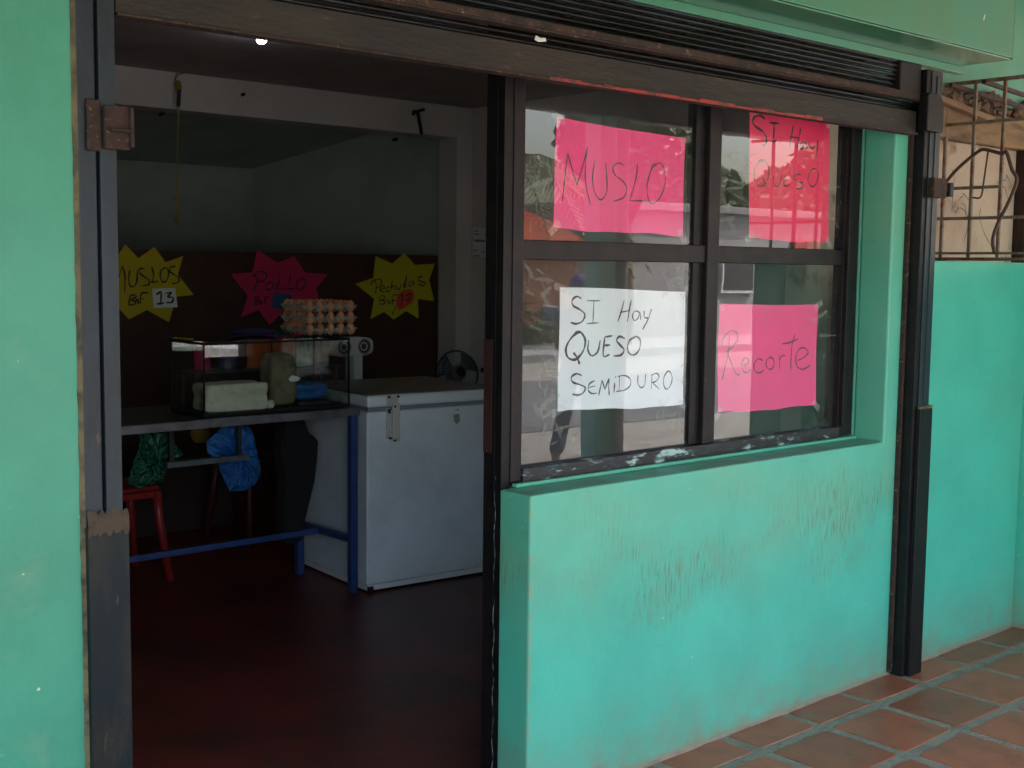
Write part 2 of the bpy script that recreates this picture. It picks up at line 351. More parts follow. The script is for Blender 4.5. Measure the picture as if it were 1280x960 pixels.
for row in range(10):
    y = -.167-PY*(row-.5) if row else -.0765
    for c in range(-7, 21):
        x = 3.424+PX*(c-.5)
        if pool: o = pool.pop()
        else: o = random.choice(variants).copy(); COL.objects.link(o)
        o.location = (x, y, random.uniform(-.0012, .0012)); o.rotation_euler = (random.uniform(-.003, .003), random.uniform(-.003, .003), random.choice((0, math.pi))+random.uniform(-.004, .004))
        o.scale = (1, .50 if row == 0 else 1, 1)

# ================================================================== THE SHOP BUILDING
shop = thing('shop_building', (1, 0, 0), 'green painted single storey shop front with open doorway and low wall under its window', 'building')
ZS = .884
def P(mb, name, m, **k): return build(mb, name, m, shop, **k)
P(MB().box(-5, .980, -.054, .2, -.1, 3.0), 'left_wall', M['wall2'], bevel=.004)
# low wall and reveal around the window, one continuous piece of plaster
mb = MB()
pts_o = [(2.244, 0), (4.07, 0)]
mb.prism([(2.244, -.1), (2.244, ZS), (3.985, ZS), (3.985, 2.2), (4.12, 2.2), (4.12, -.1)], 0, .128); mb.prism([(2.287, -.1), (2.287, ZS-.001), (3.986, ZS-.001), (3.986, 2.2), (4.12, 2.2), (4.12, -.1)], .1281, .205)
lw = P(mb, 'low_wall', M['lowwall'], bevel=.007)
P(MB().box(2.29, 3.975, .108, .129, ZS+.001, ZS+.012), 'sill_strip', M['lowwall'], bevel=.003)
mb = MB()
random.seed(4); x = -5
V = []; n = 0; L_ = []
while x < 5.04:
    L_.append((x, random.uniform(.004, .012), random.uniform(.004, .013))); x += random.uniform(.03, .09)
for (x, a, b) in L_: V += [(x, (.004 if x > 1 else -.05), -.002+b), (x, (-a if x > 1 else -a-.054), -.002)]
mb.add([Vector(v) for v in V if True], [(2*i, 2*i+1, 2*i+3, 2*i+2) for i in range(len(L_)-1) if not (.95 < L_[i][0] < 2.28)])
P(mb, 'mortar_edge', mat('pinkish_mortar', (.34, .24, .17), .9, 0, (.24, .19, .13), 20), smooth=True)
P(MB().box(4.121, 5.05, .002, .205, -.1, 1.545), 'right_wall', M['wall'], bevel=.006)
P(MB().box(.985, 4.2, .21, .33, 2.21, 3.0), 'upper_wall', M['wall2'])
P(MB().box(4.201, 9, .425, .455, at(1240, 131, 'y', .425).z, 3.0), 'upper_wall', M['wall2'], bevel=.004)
P(MB().box(5.051, 5.17, -1.12, .45, -.1, 1.545), 'side_wall', M['wall'], bevel=.008)
random.seed(14); mb = MB(); V = []
for k in range(90):
    z = k*.031; V += [(.9775-random.uniform(0, .003), -.0548, z), (.985, -.0605, z)]
mb.add(V, [(2*k, 2*k+1, 2*k+3, 2*k+2) for k in range(89)])
P(mb, 'wall_filler', M['caulk'])
# porch roof
rf = MB(); rf.add([(-6, .2, 2.93), (13, .2, 2.93), (13, -3.0, 2.47), (-6, -3.0, 2.47), (-6, .2, 3.05), (13, .2, 3.05), (13, -3.06, 2.6), (-6, -3.06, 2.6)],
                  [(0, 1, 2, 3), (4, 7, 6, 5), (3, 2, 6, 7), (0, 4, 5, 1), (1, 5, 6, 2), (0, 3, 7, 4)])
P(rf, 'porch_roof', M['porchceil'])
P(MB().box(5.66, 5.80, -2.94, -2.80, -.02, 2.5), 'column', M['column'], bevel=.008)
P(MB().box(-1.9, -1.76, -2.94, -2.80, -.02, 2.5), 'column', M['column'], bevel=.008)
P(MB().tube([(5.86, -2.80, 0), (5.86, -2.80, 2.5)], .045, 14), 'downpipe', M['plastic_white'], smooth=True)
# interior
struct(build(MB().box(-1.2, 5.75, .0, 7.2, -.2, -.002), 'shop_floor', M['floor']))
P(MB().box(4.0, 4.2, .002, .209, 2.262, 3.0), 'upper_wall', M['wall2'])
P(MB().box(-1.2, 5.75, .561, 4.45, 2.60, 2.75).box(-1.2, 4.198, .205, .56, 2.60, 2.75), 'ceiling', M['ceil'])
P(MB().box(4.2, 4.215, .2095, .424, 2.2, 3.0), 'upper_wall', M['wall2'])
P(MB().box(-1.2, 5.462, 4.30, 4.50, 2.385, 2.599), 'beam', M['plaster'], bevel=.006)
P(MB().box(5.463, 5.60, 4.302, 4.502, 0, 2.599), 'pillar', M['plaster'], bevel=.006)
P(MB().box(5.601, 5.75, .57, 7.2, -.1, 2.599), 'shop_side_wall', M['plaster'])
P(MB().box(-1.3, -1.2, .2, 7.2, -.1, 2.8), 'shop_side_wall', M['plaster'])
P(MB().box(-1.2, 4.84, 6.0, 6.1, -.1, 2.9), 'back_wall', M['backroom'])
mb = MB(); mb.prism([(0, 0)]*3, 0, 0) if 0 else None
a, b = Vector((4.84, 6.0, 0)), Vector((5.60, 4.503, 0)); d = Vector((.09, .04, 0))
mb.add([a, b, b+d, a+d]+[v+Vector((0, 0, 2.9)) for v in (a, b, b+d, a+d)], [(0, 3, 2, 1), (4, 5, 6, 7), (0, 1, 5, 4), (1, 2, 6, 5), (2, 3, 7, 6), (3, 0, 4, 7)])
P(mb, 'back_side_wall', M['backroom'])
mb = MB(); mb.add([(-1.2, 6.05, 2.21), (5.75, 6.05, 2.21), (5.75, 4.46, 2.62), (-1.2, 4.46, 2.62), (-1.2, 6.05, 2.31), (5.75, 6.05, 2.31), (5.75, 4.46, 2.72), (-1.2, 4.46, 2.72)],
                  [(0, 1, 2, 3), (4, 7, 6, 5), (3, 2, 6, 7), (0, 4, 5, 1), (1, 5, 6, 2), (0, 3, 7, 4)])
P(mb, 'back_ceiling', M['backroom'])
P(MB().box(-1.2, 5.46, 4.505, 4.52, 0, 1.578), 'partition_board', M['panel'])
P(MB().box(-6, 9, .2, 7.3, 3.0, 3.1), 'roof_slab', M['concrete'])

# ------------------------------------------------------------------ window: frame, jamb, panes
YF = .13
win = P(MB().box(2.286, 2.327, YF, YF+.045, ZS+.014, 2.15).box(3.885, 3.975, YF, YF+.045, ZS+.014, 2.15)
        .box(2.3275, 3.8845, YF+.002, YF+.043, 1.522, 1.578).box(2.3275, 3.8845, YF+.002, YF+.043, 2.06, 2.15), 'window', M['frame'], bevel=.003)
for f in (0,):
    build(MB().box(3.112, 3.170, YF-.006, YF+.04, .937, 2.058), 'mullion', M['frame'], win, bevel=.003)
    build(MB().box(3.064, 3.1115, YF+.012, YF+.05, .937, 2.058), 'mullion', M['black'], win, bevel=.003)
    build(MB().box(2.328, 3.8845, YF-.008, YF+.042, ZS+.012, .935), 'bottom_rail', M['framelow'], win, bevel=.003)
    build(MB().box(3.8855, 3.93, YF-.018, YF-.001, .94, 2.05), 'stop_bead', M['black'], win, bevel=.002)
    for (x0, x1, z0, z1) in ((2.32, 3.07, .93, 1.53), (3.16, 3.89, .93, 1.53), (2.32, 3.07, 1.57, 2.07), (3.16, 3.89, 1.57, 2.07)):
        build(MB().box(x0, x1, .1525, .1565, z0, z1), 'pane', M['glass'], win)
jb = P(MB().box(2.250, 2.268, YF, .205, 0, 2.2).box(2.2685, 2.2845, YF+.004, .20, 0, 2.2).box(2.2485, 2.2495, .158, .163, 0, 2.2), 'door_jamb', M['black'], bevel=.002)
build(MB().box(2.2470, 2.2495, .170, .2045, .98, 1.30), 'rust_patch', M['rustred'], jb)
random.seed(5); mb = MB(); V = []
for k in range(70):
    z = .02+k*.013; a = .150+.003*math.sin(k*.7); w_ = max(0, random.uniform(-.001, .0035)); V += [(2.2470, a, z), (2.2470, a+w_, z)]
mb.add(V, [(2*k, 2*k+1, 2*k+3, 2*k+2) for k in range(69)])
build(mb, 'paint_drip_line', mat('pale_drip', (.26, .36, .34), .6), jb)
# glue and tape residue around the notices
def ribbon(pts, wd, y, mb, fn=None):
    pts = spline(pts); L = []
    for i, p in enumerate(pts):
        t = (pts[min(i+1, len(pts)-1)]-pts[max(i-1, 0)]); t = Vector((t.x, 0, t.z))
        t = t.normalized() if t.length > 1e-9 else Vector((1, 0, 0)); nrm = Vector((-t.z, 0, t.x))
        ww = wd*(.5 if i in (0, len(pts)-1) else 1+.28*math.sin(i*.55+pts[0].x*40)+.1*math.sin(i*1.9+pts[0].z*60))/2
        for s in (-1, 1):
            q = p+nrm*ww*s; L.append((q.x, (fn(q.x, q.z) if fn else y), q.z))
    mb.add(L, [(2*i, 2*i+1, 2*i+3, 2*i+2) for i in range(len(pts)-1)])
random.seed(11)
mb = MB()
for (cx, cy, sx, sy, n) in ((675, 240, 14, 45, 16), (682, 480, 12, 45, 26), (655+40, 545, 30, 10, 10), (830, 525, 14, 20, 12), (845, 350, 16, 18, 14),
                            (905, 250, 10, 30, 12), (930, 220, 22, 30, 18), (1045, 250, 8, 25, 8), (1030, 420, 10, 30, 8), (670, 350, 16, 24, 14), (855, 470, 6, 20, 6)):
    for k in range(int(n*.8)):
        x, y = cx+random.uniform(-sx, sx), cy+random.uniform(-sy, sy); a = random.uniform(0, 6.3); l = random.uniform(4, 14)
        pts = [at(x+math.cos(a)*l*t+random.uniform(-2, 2), y+math.sin(a)*l*t+random.uniform(-2, 2), 'y', .1518) for t in (-1, 0, 1)]
        ribbon(pts, random.uniform(.002, .014), .1518, mb)
o = build(mb, 'glue_smears', M['residue'], win); o['kind'] = 'stuff'

# ------------------------------------------------------------------ notices on the glass (paper behind the panes, handwriting on it)
def notice(label, corners, origin, sc, m, ink, strokes, wd, yb=.1612, amp=.0016, name='notice'):
    px = [(origin[0]+c[0]/sc, origin[1]+c[1]/sc) for c in corners]
    ph = random.uniform(0, 6)
    fn = lambda x, z: yb+amp*math.sin(7*x+ph)+amp*.7*math.sin(9*z+ph*2)
    C = [at(q[0], q[1], 'y', yb) for q in px]; N = 16; V = []; F = []
    for j in range(N+1):
        for i in range(N+1):
            s, t = i/N, j/N; p = (C[0].lerp(C[1], s)).lerp(C[3].lerp(C[2], s), t)
            e = 0
            if j == N: e = .003*math.sin(s*7+ph)+.0015*math.sin(s*19)
            if j == 0: e = .002*math.sin(s*5+ph)
            p.z += e; p.x += (.002*math.sin(t*6+ph) if i in (0, N) else 0)
            V.append((p.x, fn(p.x, p.z), p.z))
    for j in range(N):
        for i in range(N): F.append((j*(N+1)+i, j*(N+1)+i+1, (j+1)*(N+1)+i+1, (j+1)*(N+1)+i))
    mb = MB(); mb.add(V, F); base = (C[2]+C[3])/2
    sheet_ = build(mb, name, m, loc=base, solid=.0003); tag(sheet_, label, 'notice', None)
    mb = MB()
    for s in strokes:
        k = 1
        if isinstance(s[0], (int, float)): k = s[0]; s = s[1:]
        pts = [at(origin[0]+q[0]/sc, origin[1]+q[1]/sc, 'y', yb) for q in s]
        ribbon(pts, wd*k, 0, mb, lambda x, z: fn(x, z)-.0006)
    build(mb, 'lettering', ink, sheet_)
    for ci in (0, 1, 2, 3):
        d_ = (C[(ci+2) % 4]-C[ci]).normalized(); c0 = C[ci]+d_*.006; a_ = random.uniform(-.3, .3); u_ = Vector((d_.x*math.cos(a_)-d_.z*math.sin(a_), 0, d_.x*math.sin(a_)+d_.z*math.cos(a_))); v_ = Vector((-u_.z, 0, u_.x))*.011
        W_ = [c0-u_*.03-v_, c0-u_*.03+v_, c0+u_*.022+v_*1.05, c0+u_*.024-v_]
        build(MB().add([(p.x, yb-.0030, p.z) for p in W_], [(0, 1, 2, 3)]), 'tape', M['tape'], sheet_)
    return sheet_
MUSLO = [[(235, 708), (247, 590), (258, 485)], [(258, 485), (280, 560), (302, 632)], [(302, 632), (328, 545), (350, 458)], [(347, 470), (340, 560), (345, 640), (365, 725)],
         [(383, 520), (373, 600), (385, 670), (412, 700), (438, 665), (438, 590), (433, 525)], [(517, 545), (500, 532), (475, 538), (465, 560), (480, 590), (512, 615), (530, 650), (515, 690), (470, 708)],
         [(578, 532), (572, 600), (545, 700)], [(540, 706), (590, 705), (640, 712)], [(668, 538), (640, 565), (622, 640), (630, 700), (650, 717), (682, 690), (704, 630), (704, 570), (685, 533), (650, 540), (640, 560)]]
notice('pink card reading MUSLO in the upper left pane', [(208, 318), (798, 420), (785, 870), (192, 830)], (640, 60), 3.692, M['pink'], M['ink'], MUSLO, .0042)
SIHAY = [[1.5, (355, 328), (335, 312), (308, 318), (297, 340), (310, 362), (340, 382), (360, 410), (358, 440), (345, 453)], [1.2, (375, 345), (422, 348)], [1.2, (399, 348), (395, 430)], [(382, 432), (410, 428)],
         [1.2, (488, 355), (480, 400), (468, 458)], [1.2, (522, 370), (515, 410), (505, 465)], [(470, 408), (515, 415)], [(545, 436), (528, 436), (517, 452), (525, 466), (540, 455), (547, 436), (549, 472)],
         [(562, 430), (563, 452), (578, 462), (595, 445)], [(602, 420), (597, 470), (589, 515)],
         [.8, (345, 520), (325, 527), (306, 560), (305, 605), (325, 637), (352, 630), (370, 595), (370, 545), (350, 517), (325, 520)], [.8, (342, 590), (352, 620), (357, 655)],
         [.8, (397, 588), (392, 615), (403, 638), (420, 632), (432, 590)], [.8, (448, 590), (443, 635), (472, 632)], [.8, (443, 610), (463, 608)], [.8, (448, 590), (470, 588)],
         [.8, (520, 585), (500, 585), (490, 600), (505, 615), (528, 625), (528, 645), (500, 650)], [.8, (582, 555), (560, 580), (555, 615), (572, 640), (592, 625), (602, 590), (592, 560), (572, 560)]]
notice('rose pink card reading SI Hay QUESO in the upper right pane', [(283, 288), (655, 345), (648, 900), (280, 880)], (860, 60), 3.692, M['pinkred'], M['ink'], SIHAY, .0055)
SEMI = [[1.1, (277, 234), (258, 226), (240, 240), (243, 262), (270, 278), (290, 298), (280, 325), (255, 335), (232, 330)], [(300, 243), (352, 243)], [(327, 243), (323, 333)], [(298, 334), (345, 331)],
        [(450, 240), (438, 285), (423, 328)], [(479, 238), (470, 280), (462, 328)], [(432, 290), (472, 282)], [.8, (512, 290), (495, 284), (483, 302), (490, 322), (505, 312), (513, 290), (516, 320)],
        [(530, 282), (530, 308), (545, 312)], [(559, 275), (546, 315), (522, 360)],
        [1.5, (287, 385), (268, 368), (238, 388), (214, 430), (220, 468), (250, 478), (282, 445), (291, 400), (272, 368), (250, 372)], [1.4, (243, 450), (258, 470), (268, 497)],
        [1.2, (305, 400), (302, 440), (318, 463), (342, 445), (352, 400)], [1.2, (402, 383), (370, 388)], [1.2, (370, 388), (364, 462), (390, 458)], [1.2, (366, 422), (392, 420)],
        [1.3, (452, 394), (430, 386), (418, 402), (432, 420), (448, 440), (435, 460), (405, 464)], [1.2, (495, 388), (472, 400), (462, 430), (470, 455), (492, 458), (510, 435), (513, 400), (495, 386), (475, 398)],
        [1.1, (277, 542), (255, 535), (235, 548), (240, 568), (268, 578), (290, 590), (283, 610), (262, 620), (238, 616)], [.9, (330, 562), (308, 575), (303, 600), (318, 614), (338, 612)], [.8, (306, 590), (332, 583)],
        [.9, (345, 622), (352, 590), (359, 560)], [.9, (359, 560), (370, 598)], [.9, (370, 598), (387, 552)], [.9, (387, 552), (386, 585), (388, 622)], [1.2, (410, 570), (407, 610)], [1.3, (413, 546), (414, 551)],
        [.8, (430, 545), (427, 603)], [.8, (422, 546), (450, 542), (472, 556), (472, 582), (450, 600), (415, 606)], [.8, (504, 540), (503, 572), (515, 590), (530, 580), (535, 535)],
        [.8, (560, 540), (557, 598)], [.8, (556, 542), (578, 533), (588, 548), (575, 565), (560, 570)], [.8, (562, 570), (590, 598)], [.8, (622, 525), (608, 548), (607, 580), (618, 597), (634, 580), (640, 550), (630, 526), (616, 528)]]
notice('white card reading SI Hay QUESO SEMIDURO in the lower left pane', [(190, 190), (694, 205), (684, 660), (180, 687)], (640, 300), 3.2, M['paper'], M['ink'], SEMI, .005)
REC = [[(165, 382), (163, 440), (150, 500), (135, 560)], [(134, 425), (142, 390), (170, 364), (195, 372), (197, 400), (175, 430), (153, 445)], [(155, 445), (172, 490), (190, 532), (206, 540)],
       [(220, 502), (240, 495), (243, 478), (228, 472), (216, 495), (222, 525), (238, 530), (253, 518)], [(300, 482), (282, 476), (266, 495), (268, 522), (285, 532), (306, 520)],
       [(335, 468), (317, 480), (315, 505), (330, 518), (344, 505), (344, 480), (330, 466)], [(366, 460), (370, 517)], [(367, 485), (376, 465), (391, 462)], [(429, 378), (417, 430), (412, 522)], [(378, 416), (410, 410), (443, 396)],
       [(440, 482), (465, 470), (482, 450), (470, 432), (448, 436), (433, 465), (438, 505), (462, 517), (491, 500)]]
notice('bright pink card reading Recorte in the lower right pane', [(123, 258), (520, 258), (510, 662), (117, 693)], (860, 300), 3.2, M['pink'], M['inkred'], REC, .0046)

# ------------------------------------------------------------------ roller shutter with its guide rails and hood
sh = thing('roller_shutter', (2.5, -.05, 2.0), 'raised rusty roller shutter above the doorway with dark rails and green hood', 'shutter')
def Q(mb, name, m, **k): return build(mb, name, m, sh, **k)
YB = -.06
def prof_slat(z, h, y, dy, name='slat', m=None):
    n = 6; V = []; x0, x1 = 1.07, 4.05
    for i in range(n+1):
        a = math.pi*i/n; V.append((y-dy*math.sin(a), z+h*i/n))
    mb = MB(); vs = [(x, p[0], p[1]) for x in (x0, x1) for p in V]+[(x0, y+.01, z), (x0, y+.01, z+h), (x1, y+.01, z), (x1, y+.01, z+h)]
    mb.add(vs, [(i, i+1, n+2+i, n+1+i) for i in range(n)]); Q(mb, name, m or M['slat'])
z = 2.133
for k in range(7): prof_slat(z, .0145, -.015-.002*k, .006); z += .0155
for k in range(2): prof_slat(2.068+k*.016, .0145, -.035, .006)
Q(MB().box(1.07, 4.05, -.066, -.03, 2.103, 2.108).box(1.07, 4.05, -.066, -.062, 2.1085, 2.128), 'angle_ledge', M['rust'], bevel=.0015)
bb = Q(MB().box(1.068, 4.02, -.056, -.050, 1.99, 2.066), 'bottom_bar', M['bar'], bevel=.002)
build(MB().box(1.068, 4.02, -.066, -.0275, 1.9835, 1.9895), 'edge_flange', M['rust'], bb, bevel=.001)
mb = MB(); random.seed(3); x = 2.23
while x < 3.35:
    l = random.uniform(.03, .12); mb.box(x, x+l*.97, -.0675, -.0665, 1.983, 1.983+random.uniform(.006, .012)); x += l
build(mb, 'red_paint_edge', M['red'], bb)
build(MB().box(2.62, 2.80, -.0575, -.0565, 2.048, 2.060), 'slot', M['nail'], bb)
p = at(675, 49, 'y', -.043); build(MB().add([(p.x-.02, -.0435, p.z-.004), (p.x-.005, -.0435, p.z-.008), (p.x+.022, -.0435, p.z-.003), (p.x+.018, -.0435, p.z+.006), (p.x, -.0435, p.z+.003), (p.x-.015, -.0435, p.z+.008)], [(0, 1, 2, 3, 4, 5)]), 'paint_splash', M['white'], sh, solid=.001)
# bracket block at the right end
br = MB(); pr = [(4.02, 1.998), (4.13, 1.998), (4.13, 2.095), (4.115, 2.118), (4.09, 2.13), (4.03, 2.13), (4.02, 2.12)]
br.prism(pr, -.10, -.062); Q(br, 'end_block', M['black'], bevel=.004)
Q(MB().box(3.93, 4.068, -.042, -.008, 2.131, 2.235), 'end_plate', M['black'], bevel=.004)
# guide rails
gl = Q(MB().box(.985, 1.022, -.06, .05, 0, 2.6).box(1.0265, 1.061, -.066, .05, 0, 2.6).box(1.0221, 1.0264, -.05, .04, 0, 2.6), 'guide_rail', M['rail'], bevel=.003)
build(MB().box(.984, 1.071, -.073, .052, -.0, .975), 'rail_sleeve', M['sleeve'], gl, bevel=.004)
random.seed(9); V = []
for k in range(19):
    x = .9845+k*.00475; V += [(x, -.0665, 1.0+random.uniform(-.004, .010)), (x, -.0745, .985+random.uniform(-.004, .004)), (x, -.0742, .958+random.uniform(-.008, .008))]
mb = MB().add(V, [f for k in range(18) for f in ((3*k, 3*k+1, 3*k+4, 3*k+3), (3*k+1, 3*k+2, 3*k+5, 3*k+4))])
build(mb, 'rusty_weld', mat('brown_rust_smudge', (.075, .047, .027), .85, 0, (.03, .022, .016), 30, bump=.5, bsc=80), gl, smooth=True)
hz = at(140, 158, 'y', -.07).z
hp = Q(MB().box(1.000, 1.03, -.070, -.0605, hz-.05, hz+.05).box(1.031, 1.083, -.082, -.067, hz-.045, hz+.04), 'hasp', M['rust'], bevel=.004)
build(MB().box(1.035, 1.078, -.10, -.0825, hz-.012, hz-.006).box(1.0785, 1.086, -.094, -.02, hz-.04, hz+.038), 'hasp_tab', M['rust'], hp, bevel=.002)
gr = Q(MB().box(4.107, 4.178, -.062, -.056, .0, 2.22).box(4.137, 4.145, -.0655, -.0625, .98, 2.2).box(4.172, 4.178, -.0555, -.001, .0, 2.22), 'guide_rail', M['rail'], bevel=.002)
build(MB().box(4.0785, 4.105, -.058, -.001, .0, 2.22), 'rail_channel', M['black'], gr, bevel=.002)
build(MB().box(4.064, 4.078, -.018, -.001, .01, 2.0), 'edge_strip', M['rust'], gr, bevel=.002)
zz = at(1150, 511, 'y', -.06).z
build(MB().box(4.100, 4.186, -.075, -.0655, 0, zz), 'rail_sleeve', M['black'], gr, bevel=.003)
build(MB().box(4.098, 4.19, -.072, -.060, zz+.001, zz+.010, j=.002), 'weld_bead', M['caulk'], gr)
zb = at(1165, 235, 'y', -.06).z
hp = Q(MB().box(4.11, 4.20, -.085, -.0625, zb-.035, zb+.035), 'hasp', M['rust'], bevel=.003)
build(MB().box(4.215, 4.24, -.09, -.065, zb-.028, zb+.022).box(4.2005, 4.2145, -.08, -.07, zb-.012, zb+.012), 'bolt_end', M['nail'], hp, bevel=.003)
# hood
hd = MB()
hd.box(-.5, 4.335, -.240, -.234, 2.268, 2.8).box(-.5, 4.335, -.2335, -.034, 2.262, 2.2675).box(4.3355, 4.341, -.240, .002, 2.262, 2.8)
hood = Q(hd, 'hood', M['hood'], bevel=.0015)
build(MB().box(-.5, 4.372, -.041, -.0345, 2.236, 2.2615).box(-.5, 4.372, -.0342, -.004, 2.236, 2.240), 'hood_lip', M['hood'], hood, bevel=.001)
p = at(1230, 22, 'y', -.240); build(MB().add([(p.x-.006, -.2405, p.z-.012), (p.x+.002, -.2405, p.z-.006), (p.x+.007, -.2405, p.z+.012), (p.x, -.2405, p.z+.008)], [(0, 1, 2, 3)]), 'paint_chip', M['white'], hood, solid=.0008)

# ------------------------------------------------------------------ side grille on the porch's low side wall
gx = 5.06
g = thing('window_grille', (gx, -.3, 1.56), 'worn iron bar grille standing on the green side wall beside the tan plaster', 'grille')
y0, y1 = -1.155, .44
build(MB().box(gx-.006, gx+.02, y0, y1, 1.553, 1.567), 'rail', M['grille'], g, bevel=.002)
build(MB().box(gx-.02, gx+.0, y0, y1+.04, 1.580, 1.590), 'rail', M['grille'], g, bevel=.002)
build(MB().box(gx-.008, gx+.008, y0, y1, 2.306, 2.322), 'rail', M['grille'], g, bevel=.002)
for zb_ in (2.14, 1.735): build(MB().box(gx-.014, gx-.008, y0, y1, zb_-.007, zb_+.007), 'rail', M['grille'], g, bevel=.002)
build(MB().box(gx-.014, gx-.008, .15, y1, 1.858, 1.872), 'rail', M['grille'], g, bevel=.002)
y = .415; first = None
while y > y0:
    if first is None: first = build(MB().box(gx-.007, gx+.007, -.007, .007, 1.5675, 2.3055), 'bar', M['grille'], g, bevel=.002); first.location = (0, y-g.location.y*0, 0); first.data.transform(Matrix.Translation((0, -.3-0, 0)) if 0 else Matrix.Identity(4)); first.location = (0, y, 0); bar0 = first
    else:
        c = bar0.copy(); COL.objects.link(c); c.location = (0, y, 0)
    y -= .131
cb = [at(q[0], q[1], 'x', 5.02) for q in ((1182, 228), (1198, 210), (1222, 190), (1232, 187), (1252, 192), (1258, 190), (1265, 212), (1271, 225), (1262, 250), (1247, 280), (1241, 300), (1243, 316))]
c = build(MB().tube(spline(cb, 4), .0075, 8), 'cable', M['cable'], loc=cb[0], smooth=True); tag(c, 'thick brown cable looping through the bars of the iron grille', 'cable')
cb = [at(q[0], q[1], 'x', 5.03) for q in ((1216, 247), (1226, 246), (1230, 225), (1235, 190))]
c = build(MB().tube(spline(cb, 4), .004, 6), 'cable', M['cable'], loc=cb[0], smooth=True); tag(c, 'thin dark wire bent behind the second grille bar', 'cable')
# neighbour's stained wall seen through the grille, with boards and rubble on it
YN = .46
za = at(1218, 181, 'y', YN).z; zt = at(1218, 138, 'y', YN-.05).z
xr = at(1268, 250, 'y', YN).x
nb = thing('recess_wall', (5.2, YN, 0), 'stained tan plaster wall with timber along its top behind the grille', 'wall')
build(MB().box(4.125, xr, YN, YN+.1, -.1, za), 'plaster', M['tan'], nb, bevel=.004)
build(MB().box(4.125, xr+.6, YN+.002, YN+.1, za+.001, zt+.12), 'rubble_core', M['rubble'], nb)
build(MB().box(4.6, xr+.004, YN-.05, YN+.0, za+.002, zt), 'timber_beam', M['wood'], nb, bevel=.006)
build(MB().box(xr+.005, xr+.5, YN-.06, YN+.1, -.1, zt+.01), 'post', M['rustred'], nb, bevel=.01)
mb = MB(); random.seed(21)
for k in range(60):
    x = random.uniform(4.8, xr); q = random.uniform(.015, .05); zc = zt+random.uniform(.0, .07)
    mb.box(x, x+q*1.6, YN-.075+random.uniform(0, .02), YN-.036, zc, zc+q*.6, rot=Matrix.Rotation(random.uniform(-.6, .6), 4, 'Y'), j=.008)
rb = build(mb, 'rubble', M['rubble'], nb); rb['kind'] = 'stuff'
for (a, b, rr_, yy) in (((1172, 122), (1240, 150), .017, .36), ((1188, 106), (1278, 134), .012, .30), ((1230, 102), (1280, 119), .012, .24)):
    p, q = at(*a, 'y', yy), at(*b, 'y', yy+.02)
    o = build(MB().tube([p, q], rr_, 4), 'plank', M['wood'] if rr_ > .015 else M['rustred'], nb)
mb = MB(); random.seed(2)
for k in range(9):
    pts = []; x, z = random.uniform(4.9, 5.7), random.uniform(1.62, 2.0)
    for j in range(5): pts.append((x, YN-.0012, z)); x += random.uniform(-.03, .07); z += random.uniform(-.08, .025)
    ribbon(pts, .0035, YN-.0012, mb)
build(mb, 'crack', M['nail'], nb)

# ================================================================== INSIDE THE SHOP
# ceiling bulb
p = at(327, 53, 'z', 2.55)
lb = thing('ceiling_bulb', (p.x, p.y, 2.599), 'small lit bulb on the grey ceiling just behind the shutter', 'lamp')
build(MB().lathe([(0, .0), (.04, 0), (.04, -.012), (.014, -.016), (.014, -.024)], (p.x, p.y, 2.5985), 16), 'socket', M['plastic_white'], lb, smooth=True)
build(MB().lathe([(.012, -.024), (.022, -.032), (.024, -.042), (.016, -.053), (0, -.056)], (p.x, p.y, 2.599), 16), 'bulb', M['bulb'], lb, smooth=True)
# yellow cord hanging from the beam
p0 = at(222, 108, 'y', 4.25); pe = at(220, 280, 'y', 4.25)
cd = thing('hanging_cord', p0, 'yellow knotted cord hanging from a hook on the white beam', 'cord')
pts = [at(231, 91, 'y', 4.29), at(222, 94, 'y', 4.26), at(218, 104, 'y', 4.25), p0, at(223, 135, 'y', 4.25), at(222, 190, 'y', 4.25), at(221, 240, 'y', 4.25), pe]
build(MB().tube(spline(pts, 5), .0045, 6), 'cord', M['rope'], cd, smooth=True)
k = []
for i in range(60):
    t = i/59; q = at(221, 232+50*t, 'y', 4.25); a = t*26; k.append(q+Vector((math.cos(a)*.012*(1+.5*math.sin(t*9)), math.sin(a)*.01, 0)))
build(MB().tube(k, .0045, 5), 'knots', M['rope'], cd, smooth=True)
build(MB().lathe([(0, -.03), (.018, -.028), (.02, .0), (.012, .03), (0, .035)], at(223, 108, 'y', 4.25), 10), 'knot', M['rope'], cd, smooth=True)
build(MB().tube([at(224, 112, 'y', 4.24), at(223, 133, 'y', 4.24)], .012, 8), 'hook', M['nail'], cd)
a, b = at(522, 139, 'y', 4.25), at(527, 168, 'y', 4.27)
o = build(MB().tube([a, b], .012, 8).tube([at(516, 143, 'y', 4.24), a+Vector((0, -.004, 0)), at(530, 137, 'y', 4.25)], .010, 8).tube([a, a+Vector((0, .06, 0))], .01, 6), 'iron_hook', M['nail'], loc=a)
tag(o, 'black iron hook fixed to the right end of the white beam', 'hook')
for (x, y, yy, l) in ((303, 118, 4.298, 'dark nail in the middle of the white beam face'), (202, 142, 4.3, 'nail under the beam left of the hanging cord'), (494, 174, 4.35, 'nail under the beam left of the iron hook')):
    q = at(x, y, 'y', yy); tag(build(MB().tube([q+Vector((0, -.02, 0)), q+Vector((0, .02, -.004))], .011, 8), 'nail', M['nail'], loc=q), l, 'nail')
